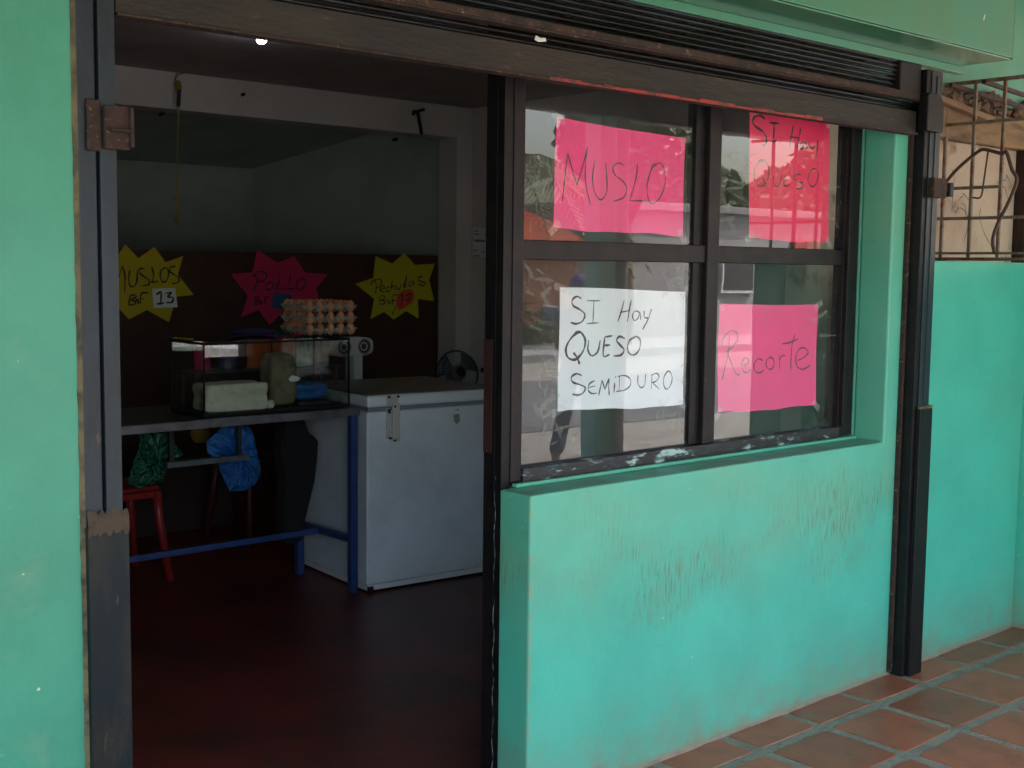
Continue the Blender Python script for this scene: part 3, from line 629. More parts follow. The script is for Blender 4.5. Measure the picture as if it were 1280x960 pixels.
# small printed paper on the side wall
XW = 5.6
c = [at(591, 284, 'x', XW-.001), at(608, 286, 'x', XW-.001), at(608, 322, 'x', XW-.001), at(591, 320, 'x', XW-.001)]
o = build(MB().add(c, [(0, 1, 2, 3)]), 'wall_paper_sheet', M['paper'], loc=c[3], solid=.0006); tag(o, 'small printed paper stuck on the white side wall beside the pillar', 'paper')
mb = MB()
for (x0, x1, y) in ((593, 598, 288), (593, 599, 292), (592, 606, 299.5), (593, 606, 301), (592, 597, 312), (592, 600, 319), (602, 606, 314), (592, 594, 315)):
    a, b = at(x0, y, 'x', XW-.003), at(x1, y+.4, 'x', XW-.003); mb.add([a, b, b-Vector((0, 0, .006)), a-Vector((0, 0, .006))], [(0, 1, 2, 3)])
build(mb, 'print', M['ink'], o)
mb = None

# star shaped price signs on the brown board
YS = 4.50
def star(label, poly, origin, sc, m, strokes, tagpoly=None, tagm=None, tagstrokes=(), wd=.009, ink='ink'):
    T = lambda q, y: at(origin[0]+q[0]/sc, origin[1]+q[1]/sc, 'y', y)
    W = [T(q, YS) for q in poly]; base = min(W, key=lambda p: p.z)
    o = build(MB().prism([(p.x, p.z) for p in W], YS-.003, YS-.001), 'star_sign', m, loc=base); tag(o, label, 'price sign', 'star shaped price signs on the brown board')
    mb = MB()
    for s in strokes: ribbon([T(q, YS) for q in s], wd, YS-.0045, mb)
    build(mb, 'lettering', M[ink], o)
    if tagpoly:
        W = [T(q, YS) for q in tagpoly]; t = build(MB().prism([(p.x, p.z) for p in W], YS-.0075, YS-.0055), 'price_tag', tagm, o)
        mb = MB()
        for s in tagstrokes: ribbon([T(q, YS) for q in s], wd*1.2, YS-.009, mb)
        if tagstrokes: build(mb, 'price_number', M['ink'], t)
    return o
star('yellow star sign reading MUSLOS BsF. 13 left of the pink star', [(-90, 120), (-10, 165), (55, 30), (55, 38), (60, 215-110), (45, 215), (135, 318), (258, 232), (340, 347), (473, 300), (432, 440), (552, 592), (425, 605), (365, 795), (200, 705), (66, 775), (0, 700), (-70, 780), (-110, 650), (-230, 620), (-130, 480), (-200, 330), (-80, 330)] if 0 else
     [(-100, 215), (-20, 300), (40, 212), (135, 318), (258, 232), (340, 347), (473, 300), (432, 440), (552, 592), (425, 605), (365, 795), (200, 705), (66, 775), (-10, 690), (-110, 770), (-130, 620), (-250, 590), (-150, 480), (-220, 350), (-100, 345)],
     (150, 270), 6, M['yellow'],
     [[(-75, 560), (-55, 380)], [(-55, 380), (-25, 500)], [(-25, 500), (15, 375)], [(15, 375), (35, 450), (32, 575)],
      [(72, 405), (62, 470), (75, 525), (105, 525), (125, 480), (125, 400)], [(185, 395), (150, 395), (140, 420), (170, 450), (215, 480), (210, 515), (160, 525)],
      [(235, 380), (250, 440), (235, 500)], [(228, 500), (285, 490)], [(335, 390), (305, 410), (300, 460), (320, 495), (350, 480), (362, 430), (350, 392), (320, 392)],
      [(415, 378), (378, 385), (372, 415), (405, 440), (440, 465), (430, 500), (385, 505)],
      [(75, 600), (62, 668)], [(72, 600), (110, 590), (115, 610), (80, 630), (110, 640), (112, 660), (62, 668)], [(140, 620), (120, 630), (140, 645), (130, 662)], [(150, 660), (155, 585), (210, 575)], [(145, 625), (175, 620)], [(185, 640), (187, 643)]],
     [(238, 545), (410, 540), (428, 684), (250, 690)], M['paper'], [[(265, 590), (305, 565)], [(305, 565), (300, 655)], [(270, 660), (325, 652)], [(335, 580), (385, 572)], [(385, 572), (355, 605), (392, 612), (385, 645), (340, 650)]])
star('magenta star sign reading POLLO behind the egg trays', [(808, 300), (940, 290), (965, 155), (1090, 235), (1188, 192), (1255, 292), (1392, 300), (1320, 385), (1345, 480), (1260, 470), (1230, 560), (1130, 520), (1040, 605), (975, 515), (868, 560), (910, 430)],
     (120, 280), 4.8, M['magenta'],
     [[(950, 300), (965, 340), (945, 405)], [(935, 320), (975, 285), (1020, 300), (1010, 335), (965, 350)], [(1045, 345), (1020, 360), (1020, 390), (1045, 395), (1062, 370), (1045, 345)],
      [(1100, 300), (1095, 350), (1080, 390), (1130, 385)], [(1160, 305), (1160, 350), (1145, 390), (1195, 383)], [(1240, 325), (1205, 345), (1205, 390), (1235, 390), (1258, 350), (1240, 325)],
      [(950, 440), (948, 480)], [(950, 440), (975, 438), (970, 458), (950, 460), (978, 466), (970, 480), (948, 480)], [(990, 455), (985, 465), (998, 470), (988, 480)], [(1010, 480), (1015, 440), (1040, 440)]],
     [(1060, 410), (1175, 425), (1170, 520), (1055, 505)], M['bluetag'], [])
star('lime yellow star sign reading Pechugas BsF 17 on the right of the brown board', [(495, 260), (585, 230), (597, 120), (680, 158), (740, 105), (795, 165), (893, 158), (865, 240), (890, 345), (808, 335), (812, 432), (750, 395), (688, 438), (640, 400), (572, 435), (590, 335)],
     (320, 290), 4, M['yellow2'],
     [[(590, 235), (600, 270), (595, 310)], [(570, 265), (590, 240), (625, 240), (620, 270), (597, 280)], [(620, 290), (640, 280), (632, 268), (618, 285), (632, 300), (645, 295)], [(665, 272), (652, 282), (655, 298), (668, 292)],
      [(680, 235), (672, 292)], [(672, 280), (688, 268), (692, 290)], [(702, 262), (702, 285), (718, 282), (722, 260)], [(745, 255), (735, 262), (738, 275), (748, 268), (752, 215)], [(752, 215), (735, 290)],
      [(775, 245), (762, 258), (768, 270), (782, 262), (783, 245), (790, 268)], [(835, 222), (812, 228), (815, 242), (845, 255), (835, 268), (808, 262)],
      [(618, 320), (615, 360)], [(618, 320), (640, 320), (635, 338), (617, 340), (645, 345), (640, 358), (615, 362)], [(660, 335), (655, 345), (668, 350), (658, 362)], [(680, 365), (682, 320), (705, 312)], [(675, 345), (698, 340)], [(700, 368), (688, 395), (678, 412)]],
     [(705, 315), (735, 290), (775, 285), (790, 310), (782, 350), (745, 375), (712, 392), (698, 360)], M['orange'], [[(712, 330), (728, 312), (722, 372)], [(740, 320), (772, 310), (752, 360)], [(742, 340), (768, 335)]], wd=.007)
# things behind: table with blue legs and steel edge
TX0, TX1, TY0, TY1, TZ = .9, 3.195, 2.19, 2.84, .858
tb = thing('sales_table', ((TX0+TX1)/2, 2.5, 0), 'long table with dull steel edge and blue square tube legs', 'table')
build(MB().box(TX0, TX1, TY0+.03, TY1, TZ-.03, TZ-.006), 'tabletop', M['plastic_dark'], tb, bevel=.002)
build(MB().box(TX0, TX1+.003, TY0, TY0+.004, TZ-.034, TZ).box(TX0, TX1+.003, TY0+.0045, TY0+.029, TZ-.005, TZ), 'steel_edge', M['steel'], tb, bevel=.001)
lg = MB().box(-.0175, .0175, -.0175, .0175, 0, TZ-.036)
l0 = build(lg, 'leg', M['blue'], tb, local=True, bevel=.003)
for i, (x, y) in enumerate(((TX1-.02, TY0+.025), (TX0+.05, TY0+.025), (TX1-.02, 2.67), (TX0+.05, 2.67))):
    c = l0 if i == 0 else l0.copy()
    if i: COL.objects.link(c)
    c.location = (x-tb.location.x, y-tb.location.y, 0)
build(MB().box(TX1-.035, TX1-.005, TY0+.045, 2.65, .235, .265), 'stretcher', M['blue'], tb, bevel=.003)
build(MB().box(TX0+.035, TX0+.065, TY0+.045, 2.65, .235, .265), 'stretcher', M['blue'], tb, bevel=.003)
build(MB().box(TX0+.07, TX1-.037, 2.475, 2.50, .235, .262), 'stretcher', M['blue'], tb, bevel=.003)
p, q = at(211, 582, 'y', 2.32), at(312, 574, 'y', 2.32)
build(MB().box(p.x, q.x, 2.32, 2.345, p.z-.012, p.z+.012), 'shelf_rail', M['steel'], tb, bevel=.002)
for xx in (p.x+.02, q.x-.04): build(MB().box(xx, xx+.02, 2.35, 2.36, p.z, TZ-.031), 'shelf_hanger', M['nail'], tb)
# the freezer
FR = R(-5)
fz = thing('chest_freezer', (3.222, 2.168, 0), 'scuffed white chest freezer with metal hasp latch beside the sales table', 'freezer', rz=FR)
def Z(mb, name, m, **k): return build(mb, name, m, fz, local=True, **k)
body = Z(MB().box(0, .735, 0, .70, .035, .838), 'body', M['freezer'], bevel=.008)
Z(MB().box(.004, .731, .004, .696, .008, .034), 'base_rail', M['lid'], bevel=.003)
Z(MB().box(.012, .723, .010, .69, .839, .858), 'gasket', M['gasket'])
lid = Z(MB().box(-.004, .757, -.012, .70, .859, .912), 'lid', M['lid'], bevel=.01)
build(MB().box(.004, .749, -.004, .692, .9125, .918), 'lid_top', M['lidtop'], lid, local=True, bevel=.002)
la = Z(MB().box(.095, .155, -.0165, -.0125, .865, .915).box(.098, .12, -.006, -.0005, .71, .85), 'latch', M['latch'], bevel=.002)
build(MB().box(.118, .158, -.03, -.017, .70, .872).box(.11, .125, -.024, -.006, .74, .76), 'hasp_strap', M['latch'], la, local=True, bevel=.004)
mb = MB()
for (x, zz_) in ((.1, .905), (.148, .905), (.13, .86), (.1, .835), (.105, .715), (.13, .703), (.098, .845)): mb.lathe([(0, -.034), (.006, -.032), (.006, -.026)], (x, 0, zz_), 8, 'y')
build(mb, 'screws', M['nail'], la, local=True)['kind'] = 'stuff'
mb = MB().add([(.47, -.0008, .80), (.505, -.0008, .80), (.51, -.0008, .765), (.49, -.0008, .75), (.475, -.0008, .765)], [(0, 1, 2, 3, 4)]).box(.48, .505, -.0012, -.0004, .818, .824)
Z(mb, 'sticker_residue', M['tray'])
Z(MB().box(.0, .03, -.012, -.0005, .01, .03), 'corner_foot', M['nail'], bevel=.003)
Z(MB().box(-.02, -.001, .66, .69, .0, .05), 'corner_foot', M['nail'], bevel=.003)
o = MB(); cpt = at(383, 694, 'y', 2.87)
cs = build(MB().lathe([(0, -.02), (.022, -.018), (.022, .018), (0, .02)], (cpt.x, cpt.y, .045), 12).box(cpt.x-.01, cpt.x+.03, cpt.y-.02, cpt.y+.02, .0, .024), 'hose_cap', mat('cyan_plastic', (.02, .2, .3), .4), loc=(cpt.x, cpt.y, 0)); tag(cs, 'small cyan plastic cap on the floor at the freezer back corner', 'cap')

# the glass tank with cheese in it
AX0, AX1, AY0, AY1, AZ0, AZ1 = 2.462, 3.19, 2.262, 2.56, TZ+.001, 1.172
tk = thing('glass_tank', ((AX0+AX1)/2, 2.4, TZ), 'glass display tank with dark edges standing on the sales table', 'display tank')
t = .004
build(MB().box(AX0, AX1, AY0, AY0+t, AZ0+.012, AZ1-.012), 'front_pane', M['tankglass'], tk)
build(MB().box(AX0, AX1, AY1-t, AY1, AZ0+.012, AZ1-.012), 'back_pane', M['tankglass'], tk)
build(MB().box(AX0, AX0+t, AY0+t+.001, AY1-t-.001, AZ0+.012, AZ1-.012), 'side_pane', M['tankglass'], tk)
build(MB().box(AX1-t, AX1, AY0+t+.001, AY1-t-.001, AZ0+.012, AZ1-.012), 'side_pane', M['tankglass'], tk)
mb = MB()
for z in (AZ0, AZ1-.010):
    mb.box(AX0-.002, AX1+.002, AY0-.002, AY0+.008, z, z+.010).box(AX0-.002, AX1+.002, AY1-.008, AY1+.002, z, z+.010)
    mb.box(AX0-.002, AX0+.008, AY0+.009, AY1-.009, z, z+.010).box(AX1-.008, AX1+.002, AY0+.009, AY1-.009, z, z+.010)
for (x, y) in ((AX0-.001, AY0-.001), (AX1-.005, AY0-.001), (AX0-.001, AY1-.006), (AX1-.005, AY1-.006)): mb.box(x, x+.006, y, y+.007, AZ0+.011, AZ1-.011)
build(mb, 'frame', M['black'], tk)
build(MB().box(AX0, AX1, AY0, AY1, AZ0+.0105, AZ0+.0115), 'base_sheet', M['plastic_dark'], tk)
build(MB().box(AX0+.0, AX1-.0, AY0+.0, AY1+.04, AZ1+.001, AZ1+.006), 'cover_pane', M['tankglass'], tk)
def blob(name, label, cat, c, s, m, n=3, seed=0, pow_=4, jit=.03, rz=0, parent=None):
    random.seed(seed); b = bmesh.new(); bmesh.ops.create_icosphere(b, subdivisions=n, radius=1)
    rot = Matrix.Rotation(rz, 3, 'Z')
    ph = [random.uniform(0, 6) for _ in range(6)]
    for v in b.verts:
        p = v.co; l = (abs(p.x)**pow_+abs(p.y)**pow_+abs(p.z)**pow_)**(1/pow_); q = p/l
        k = 1+jit*(math.sin(5*p.x+ph[0])+math.sin(6*p.y+ph[1])+math.sin(7*p.z+ph[2]))+jit*.5*math.sin(17*p.x+ph[3])*math.sin(15*p.z+ph[4])
        q = Vector((q.x*s[0]*k, q.y*s[1]*k, q.z*s[2]*(k if q.z > 0 else 1))); v.co = rot @ q+Vector((0, 0, s[2]))
    me = bpy.data.meshes.new(name); b.to_mesh(me); b.free(); me.materials.append(m)
    for p in me.polygons: p.use_smooth = True
    o = bpy.data.objects.new(name, me); COL.objects.link(o); o.location = c
    if parent: o.parent = parent
    if label: tag(o, label, cat)
    return o
zf = AZ0+.012
p = at(283, 508, 'z', zf)
blob('cheese_block', 'white fresh cheese block at the left in the glass tank', 'cheese', (2.64, 2.36, zf), (.145, .075, .060), M['cheese'], 5, 1, 12, .02, R(-4))
blob('cheese_crumb', 'small white cheese crumb between the two cheeses in the tank', 'cheese', (2.80, 2.31, zf), (.022, .02, .018), M['cheese'], 3, 3, 3, .06)
blob('tall_cheese', 'tall tan cheese with mottled rind beside the white block', 'cheese', (2.90, 2.40, zf), (.066, .066, .118), M['cheese2'], 4, 2, 5, .02)
blob('wrapped_bundle', 'bright blue plastic bundle at the right in the glass tank', 'bag', (3.055, 2.42, zf+.012), (.085, .075, .045), M['bagblue'], 4, 5, 2.6, .07)
blob('dark_tray_bundle', 'dark flat packet under the blue bundle in the tank', 'packet', (3.05, 2.38, zf-.002), (.09, .06, .008), M['plastic_dark'], 3, 6, 6, .02)
# egg trays
EX, EY, EZ = 3.135, 2.435, AZ1+.007
tray_s = .046; PT = .051; ROT = R(-8)
def tray_mesh():
    mb = MB(); ax, ay = 5*tray_s, 6*tray_s; V = []; F = []; nx, ny = 40, 48
    for j in range(ny+1):
        for i in range(nx+1):
            x, y = ax*(i/nx-.5), ay*(j/ny-.5); u, v = (i/nx)*5, (j/ny)*6
            cup = math.cos(2*math.pi*(u-.5))*.5+math.cos(2*math.pi*(v-.5))*.5
            ed = i in (0, nx) or j in (0, ny); V.append((x*1.1, y*1.08, min(.024-.021*cup, .034 if ed else 1)))
    for j in range(ny):
        for i in range(nx): F.append((j*(nx+1)+i, j*(nx+1)+i+1, (j+1)*(nx+1)+i+1, (j+1)*(nx+1)+i))
    mb.add(V, F); return mb
tray0 = egg0 = None
random.seed(17)
names = ('bottom', 'middle', 'top'); nth = ('first', 'second', 'third', 'fourth', 'fifth', 'sixth')
for L in range(3):
    zc = EZ+.002+L*PT
    tr = build(tray_mesh(), 'egg_tray', M['tray'], smooth=True, solid=.003) if tray0 is None else tray0.copy()
    if tray0 is None: tray0 = tr
    else: COL.objects.link(tr)
    tr.location = (EX+random.uniform(-.004, .004), EY, zc); tr.rotation_euler = (0, 0, ROT+random.uniform(-.02, .02))
    tag(tr, 'grey pulp egg tray at the %s of the stack on the tank' % names[L], 'egg tray', 'stacked egg trays')
    for i in range(5):
        for j in range(6):
            if L < 2 and i > 0 and j > 0: continue
            if egg0 is None:
                mb = MB(); pr = []
                for k in range(11):
                    a = math.pi*k/10; zz_ = -math.cos(a); pr.append((.0205*math.sin(a)*(1-.10*zz_), .0275*zz_))
                mb.lathe(pr, (0, 0, 0), 14); e = egg0 = build(mb, 'egg', M['egg'], smooth=True)
            else: e = egg0.copy(); COL.objects.link(e)
            q = tr.location+Matrix.Rotation(tr.rotation_euler.z, 3, 'Z') @ Vector(((i-2)*tray_s*1.1, (j-2.5)*tray_s*1.08, 0))
            e.location = (q.x, q.y, zc+.0325); e.rotation_euler = (random.uniform(-.12, .12), random.uniform(-.12, .12), 0)
            k = random.uniform(.93, 1.04); e.scale = (k, k, k)
            where = 'front row' if j == 0 else nth[j]+' row back'
            tag(e, 'brown egg, %s from the left in the %s of the %s tray' % (nth[i], where, names[L]), 'egg', 'brown eggs in the stacked trays')
# navy cloth beside the eggs
blob('navy_cloth', 'crumpled navy cloth on the tank cover left of the egg trays', 'cloth', (2.84, 2.50, AZ1+.007), (.12, .05, .016), M['darkblue'], 4, 8, 2.5, .09)
# radio with round speakers on a white box behind the tank
rd = thing('radio', (3.62, 3.25, 1.02), 'light portable radio with round dark speakers behind the tank', 'radio')
pc = at(455, 433, 'y', 3.2); pl = at(430, 432, 'y', 3.2)
cx0, cx1 = pl.x-.09, pc.x+.065; cz = pc.z
pr = []
for k in range(24):
    a = 2*math.pi*k/24; x = math.cos(a); z_ = math.sin(a); sx = (abs(x)**.45)*(1 if x > 0 else -1); sz = (abs(z_)**.6)*(1 if z_ > 0 else -1)
    pr.append(((cx0+cx1)/2+sx*(cx1-cx0)/2, cz+sz*.052))
build(MB().prism(pr, 3.20, 3.29), 'body', M['plastic_white'], rd, bevel=.006)
for c_ in (pl, pc):
    sp = build(MB().lathe([(.040, 0), (.044, -.006), (.040, -.010), (.036, -.006)], (c_.x, 3.199, cz), 24, 'y'), 'speaker_ring', M['gasket'], rd, smooth=True)
    build(MB().lathe([(.036, -.004), (.02, .004), (.011, -.004), (0, -.008)], (c_.x, 3.198, cz), 24, 'y'), 'speaker_cone', M['plastic_dark'], sp, smooth=True)
bx = build(MB().box(pc.x-.06, pc.x+.0, 3.21, 3.30, 0, cz-.0525), 'white_pedestal', M['plastic_white'], loc=(pc.x, 3.25, 0), bevel=.006); tag(bx, 'narrow white stand under the radio behind the tank', 'stand')
# fan lying on the freezer
fq = at(572, 466, 'y', 3.08)
fn = thing('pedestal_fan', (fq.x, 3.12, 0), 'dark round fan standing behind the freezer with its guard showing above the top', 'fan')
rad = .128
ax_ = Vector((-.25, -1, .25)).normalized(); e1 = ax_.cross(Vector((0, 0, 1))).normalized(); e2 = e1.cross(ax_); fcen = fq
def circ(c, r, n=36): return [c+e1*r*math.cos(2*math.pi*k/n)+e2*r*math.sin(2*math.pi*k/n) for k in range(n+1)]
build(MB().tube(circ(fcen, rad), .006, 8, cap=False), 'guard_ring', M['plastic_dark'], fn, smooth=True)
mb = MB()
for k in range(40):
    a = 2*math.pi*k/40; d = e1*math.cos(a)+e2*math.sin(a)
    mb.tube([fcen+d*.03+ax_*.045, fcen+d*rad*.7+ax_*.035, fcen+d*rad], .0012, 4)
for r_, h_ in ((.05, .044), (.09, .038), (.12, .026)): mb.tube(circ(fcen+ax_*h_, r_), .0012, 4, cap=False)
build(mb, 'guard_wires', M['gasket'], fn)
mb = MB()
for k in range(3):
    a = 2*math.pi*k/3+.4; P_ = []
    for i in range(6):
        for j in range(5):
            r_ = .03+.10*i/5; aa = a+(j/4-.5)*1.3*(.6+.4*i/5); P_.append(fcen+(e1*math.cos(aa)+e2*math.sin(aa))*r_+ax_*(.02*(j/4-.5)))
    b = build(MB().add(P_, [(i*5+j, i*5+j+1, (i+1)*5+j+1, (i+1)*5+j) for i in range(5) for j in range(4)]), 'blade', M['plastic_dark'], fn, solid=.002, smooth=True)
build(MB().tube([fcen-ax_*.11, fcen-ax_*.09, fcen+ax_*.02, fcen+ax_*.03], [.02, .045, .045, .02], 16), 'motor', M['black'], fn, smooth=True)
build(MB().tube([fcen-ax_*.07, Vector((fcen.x+.01, fcen.y+.09, fcen.z-.08)), Vector((fcen.x+.01, fcen.y+.09, .03))], .014, 8), 'stem', M['black'], fn)
build(MB().lathe([(0, 0), (.16, 0), (.16, .012), (.03, .03), (0, .03)], (fcen.x+.01, fcen.y+.09, 0), 24), 'base', M['black'], fn, smooth=True)
p = at(606, 464, 'y', 2.82)
o = build(MB().box(p.x-.05, p.x+.04, 2.73, 2.80, .9185, .945).box(p.x-.03, p.x-.02, 2.75, 2.76, .9455, .965), 'dark_tool', M['black'], loc=(p.x, 2.76, .9185), bevel=.004); tag(o, 'small dark object on the right back corner of the freezer top', 'object')
# added shelf of packets imitating the coloured reflection in the tank front
sf = thing('added_goods_shelf', (2.95, 2.72, TZ), 'added low shelf behind the glass tank under packets imitating its reflection', 'shelf')
build(MB().box(2.62, 3.40, 2.64, 2.82, 1.005, 1.015), 'shelf_board', M['steel'], sf, bevel=.002)
for x in (2.63, 3.38):
    build(MB().box(x, x+.01, 2.66, 2.67, TZ-.004, 1.0045), 'leg', M['steel'], sf); build(MB().box(x, x+.01, 2.79, 2.80, TZ-.004, 1.0045), 'leg', M['steel'], sf)
M['orange2'] = mat('orange_reflection', (.85, .15, .03), .5, 0, (.6, .08, .02), 9); M['purple'] = mat('purple_reflection', (.07, .03, .14), .5, 0, (.03, .015, .07), 14)  # colours of the reflection that the added packets imitate
M['pale'] = mat('pale_reflection', (.40, .44, .40), .5, 0, (.2, .14, .12), 12, .5, .6, stretch=(3, 1, 1))
for (x0, x1, zt_, mm, lb_) in ((2.66, 2.74, 1.14, M['magenta'], 'added pinkish packet imitating a tank reflection, left end of the shelf'), (2.79, 2.92, 1.155, M['purple'], 'added dark purple packet imitating a tank reflection, between pinkish and orange'),
                          (2.93, 3.06, 1.15, M['orange2'], 'added orange packet imitating a tank reflection, right of the purple packet'), (3.065, 3.19, 1.148, M['orange2'], 'added orange packet imitating a tank reflection, beside the pale packet'), (3.20, 3.34, 1.15, M['pale'], 'added pale packet imitating a tank reflection, right end of the shelf')):
    mb = MB(); n = 8; random.seed(int(x0*100)); V = []
    for j in range(7):
        for i in range(n+1):
            u = i/n; v = j/6; b_ = .035*math.sin(math.pi*u)**.6*(1-v**3); V.append((x0+(x1-x0)*(u*(1-.06*v)+.03*v), 2.73-b_+random.uniform(-.003, .003), 1.0155+(zt_-1.0155)*v+(.006*(i % 2) if j == 6 else 0)))
    o_ = len(V)
    V += [(p[0], 2*2.73-p[1]+.002, p[2]) for p in V]
    F = [(j*(n+1)+i, j*(n+1)+i+1, (j+1)*(n+1)+i+1, (j+1)*(n+1)+i) for j in range(6) for i in range(n)]
    F += [tuple(q+o_ for q in f[::-1]) for f in F]
    mb.add(V, F); tag(build(mb, 'packet', mm, loc=((x0+x1)/2, 2.73, 1.0155), smooth=True), lb_, 'packet', 'added packets imitating the tank reflection')
blob('white_scrap', 'small white scrap of paper stuck at the front of the tan cheese', 'scrap', (2.935, 2.325, zf+.11), (.026, .006, .012), M['paper'], 3, 9, 2.5, .12)
# bags hanging under the table
def bag(label, px, m, yy, seed, cat='bag'):
    random.seed(seed); W = [at(x, y, 'y', yy) for x, y in px]; n = len(W); c = sum(W, Vector())/n
    base = min(W, key=lambda p: p.z); V = []; F = []; K = 5; per = []
    for i in range(n):
        for t in range(5): per.append(W[i].lerp(W[(i+1) % n], t/5))
    # radial grid, front and back sheets bulging
    for side in (-1, 1):
        o = len(V)
        for k in range(K+1):
            for i, p in enumerate(per):
                q = c.lerp(p, k/K); d = .05*math.sqrt(max(0, 1-(k/K)**2))
                cr = .012*math.sin(i*2.1+k*1.3+seed)*(k/K)*(1-k/K)*4+.006*math.sin(i*5.3+seed*2)*(k > 0)*(k < K)
                q.y += side*d+cr*side; q.x += .004*math.sin(k*3+i)*(k < K); V.append(q)
        N = len(per)
        for k in range(K):
            for i in range(N):
                f = (o+k*N+i, o+k*N+(i+1) % N, o+(k+1)*N+(i+1) % N, o+(k+1)*N+i); F.append(f if side < 0 else f[::-1])
    mb = MB().add(V, F); ob = build(mb, 'plastic_bag', m, loc=base, smooth=False); tag(ob, label, cat, 'plastic bags hanging under the table'); return ob
bag('dark green plastic bag hanging under the table at the left', [(172, 533), (208, 534), (214, 548), (229, 568), (213, 575), (203, 602), (185, 606), (176, 611), (160, 604), (166, 580), (174, 560)], M['baggreen'], 2.42, 1)
bag('bright blue plastic bag hanging under the middle of the table', [(283, 526), (300, 526), (316, 538), (320, 560), (327, 590), (320, 604), (308, 613), (287, 614), (280, 600), (272, 580), (259, 566), (258, 552), (272, 540)], M['bagblue'], 2.44, 2)
p = at(251, 540, 'y', 2.7)
o = blob('yellow_pouch', 'mustard yellow pouch hanging in shadow between the two bags', 'pouch', (p.x, 2.7, p.z-.05), (.045, .02, .05), mat('mustard_cloth', (.22, .13, .02), .8), 3, 4, 3, .05)
# black coat draped at the freezer side
mb = MB(); out = [(352, 520), (374, 520), (382, 540), (393, 549), (391, 575), (388, 600), (382, 625), (376, 650), (372, 676), (352, 680), (348, 640), (352, 600), (345, 560)]
V = [];
W = [at(x, y, 'y', 2.55) for x, y in out]; n = len(W)
mb.prism([(q.x, q.z) for q in W], 2.50, 2.60)
o = build(mb, 'black_coat', M['cloth'], loc=W[9], bevel=.02); tag(o, 'black coat hanging in shadow in front of the freezer side', 'coat')
# red plastic chairs behind the table
def chair(label, x, y, rz):
    c = thing('plastic_chair', (x, y, 0), label, 'chair', 'red plastic chairs behind the table', rz)
    build(MB().box(-.21, .21, -.2, .2, .425, .445), 'seat', M['chair'], c, local=True, bevel=.01)
    for sx in (-1, 1):
        for sy in (-1, 1):
            build(MB().tube([(sx*.19, sy*.18, .43), (sx*.20, sy*.19, .25), (sx*.225, sy*.215, 0)], [.026, .022, .017], 8), 'leg', M['chair'], c, local=True, smooth=True)
        build(MB().tube(spline([(sx*.2, .19, .44), (sx*.215, .22, .62), (sx*.21, .21, .66), (sx*.215, 0, .66), (sx*.215, -.17, .64), (sx*.205, -.19, .44)], 4), .015, 8), 'armrest', M['chair'], c, local=True, smooth=True)
    for k in range(5):
        xx = -.16+.08*k; build(MB().box(xx-.022, xx+.022, .20, .215, .47, .80), 'back_slat', M['chair'], c, local=True, bevel=.005)
    build(MB().tube(spline([(-.19, .2, .47), (-.2, .22, .72), (-.1, .23, .83), (.1, .23, .83), (.2, .22, .72), (.19, .2, .47)], 4), .018, 8), 'back_rim', M['chair'], c, local=True, smooth=True)
    return c
def stool(label, x, y, rz, m='chair'):
    c = thing('plastic_stool', (x, y, 0), label, 'stool', 'red plastic stools behind the table', rz)
    build(MB().box(-.16, .16, -.16, .16, .435, .455).box(-.165, .165, -.165, -.145, .40, .434).box(-.165, .165, .145, .165, .40, .434).box(-.165, -.145, -.144, .144, .40, .434).box(.145, .165, -.144, .144, .40, .434), 'seat', M[m], c, local=True, bevel=.008)
    for sx in (-1, 1):
        for sy in (-1, 1):
            build(MB().tube([(sx*.145, sy*.145, .43), (sx*.155, sy*.155, .3), (sx*.19, sy*.19, 0)], [.027, .023, .018], 8), 'leg', M[m], c, local=True, smooth=True)
    return c
stool('red plastic stool behind the table beneath the green bag', 2.44, 3.13, 0)
M['dimred'] = mat('shaded_red_plastic', (.07, .012, .012), .5)  # the stools' red plastic with the shadow put into a darker colour
stool('red plastic stool darkened in colour for the shadow behind the blue bag', 3.42, 3.52, R(8), 'dimred')
# goods in shadow further back
bxk = build(MB().box(2.9, 3.5, 3.9, 4.25, 0, .42), 'dark_crate', mat('dark_brown_board', (.03, .016, .01), .8), loc=(3.2, 4.1, 0), bevel=.006); tag(bxk, 'dark brown crate in shadow against the brown board', 'crate')

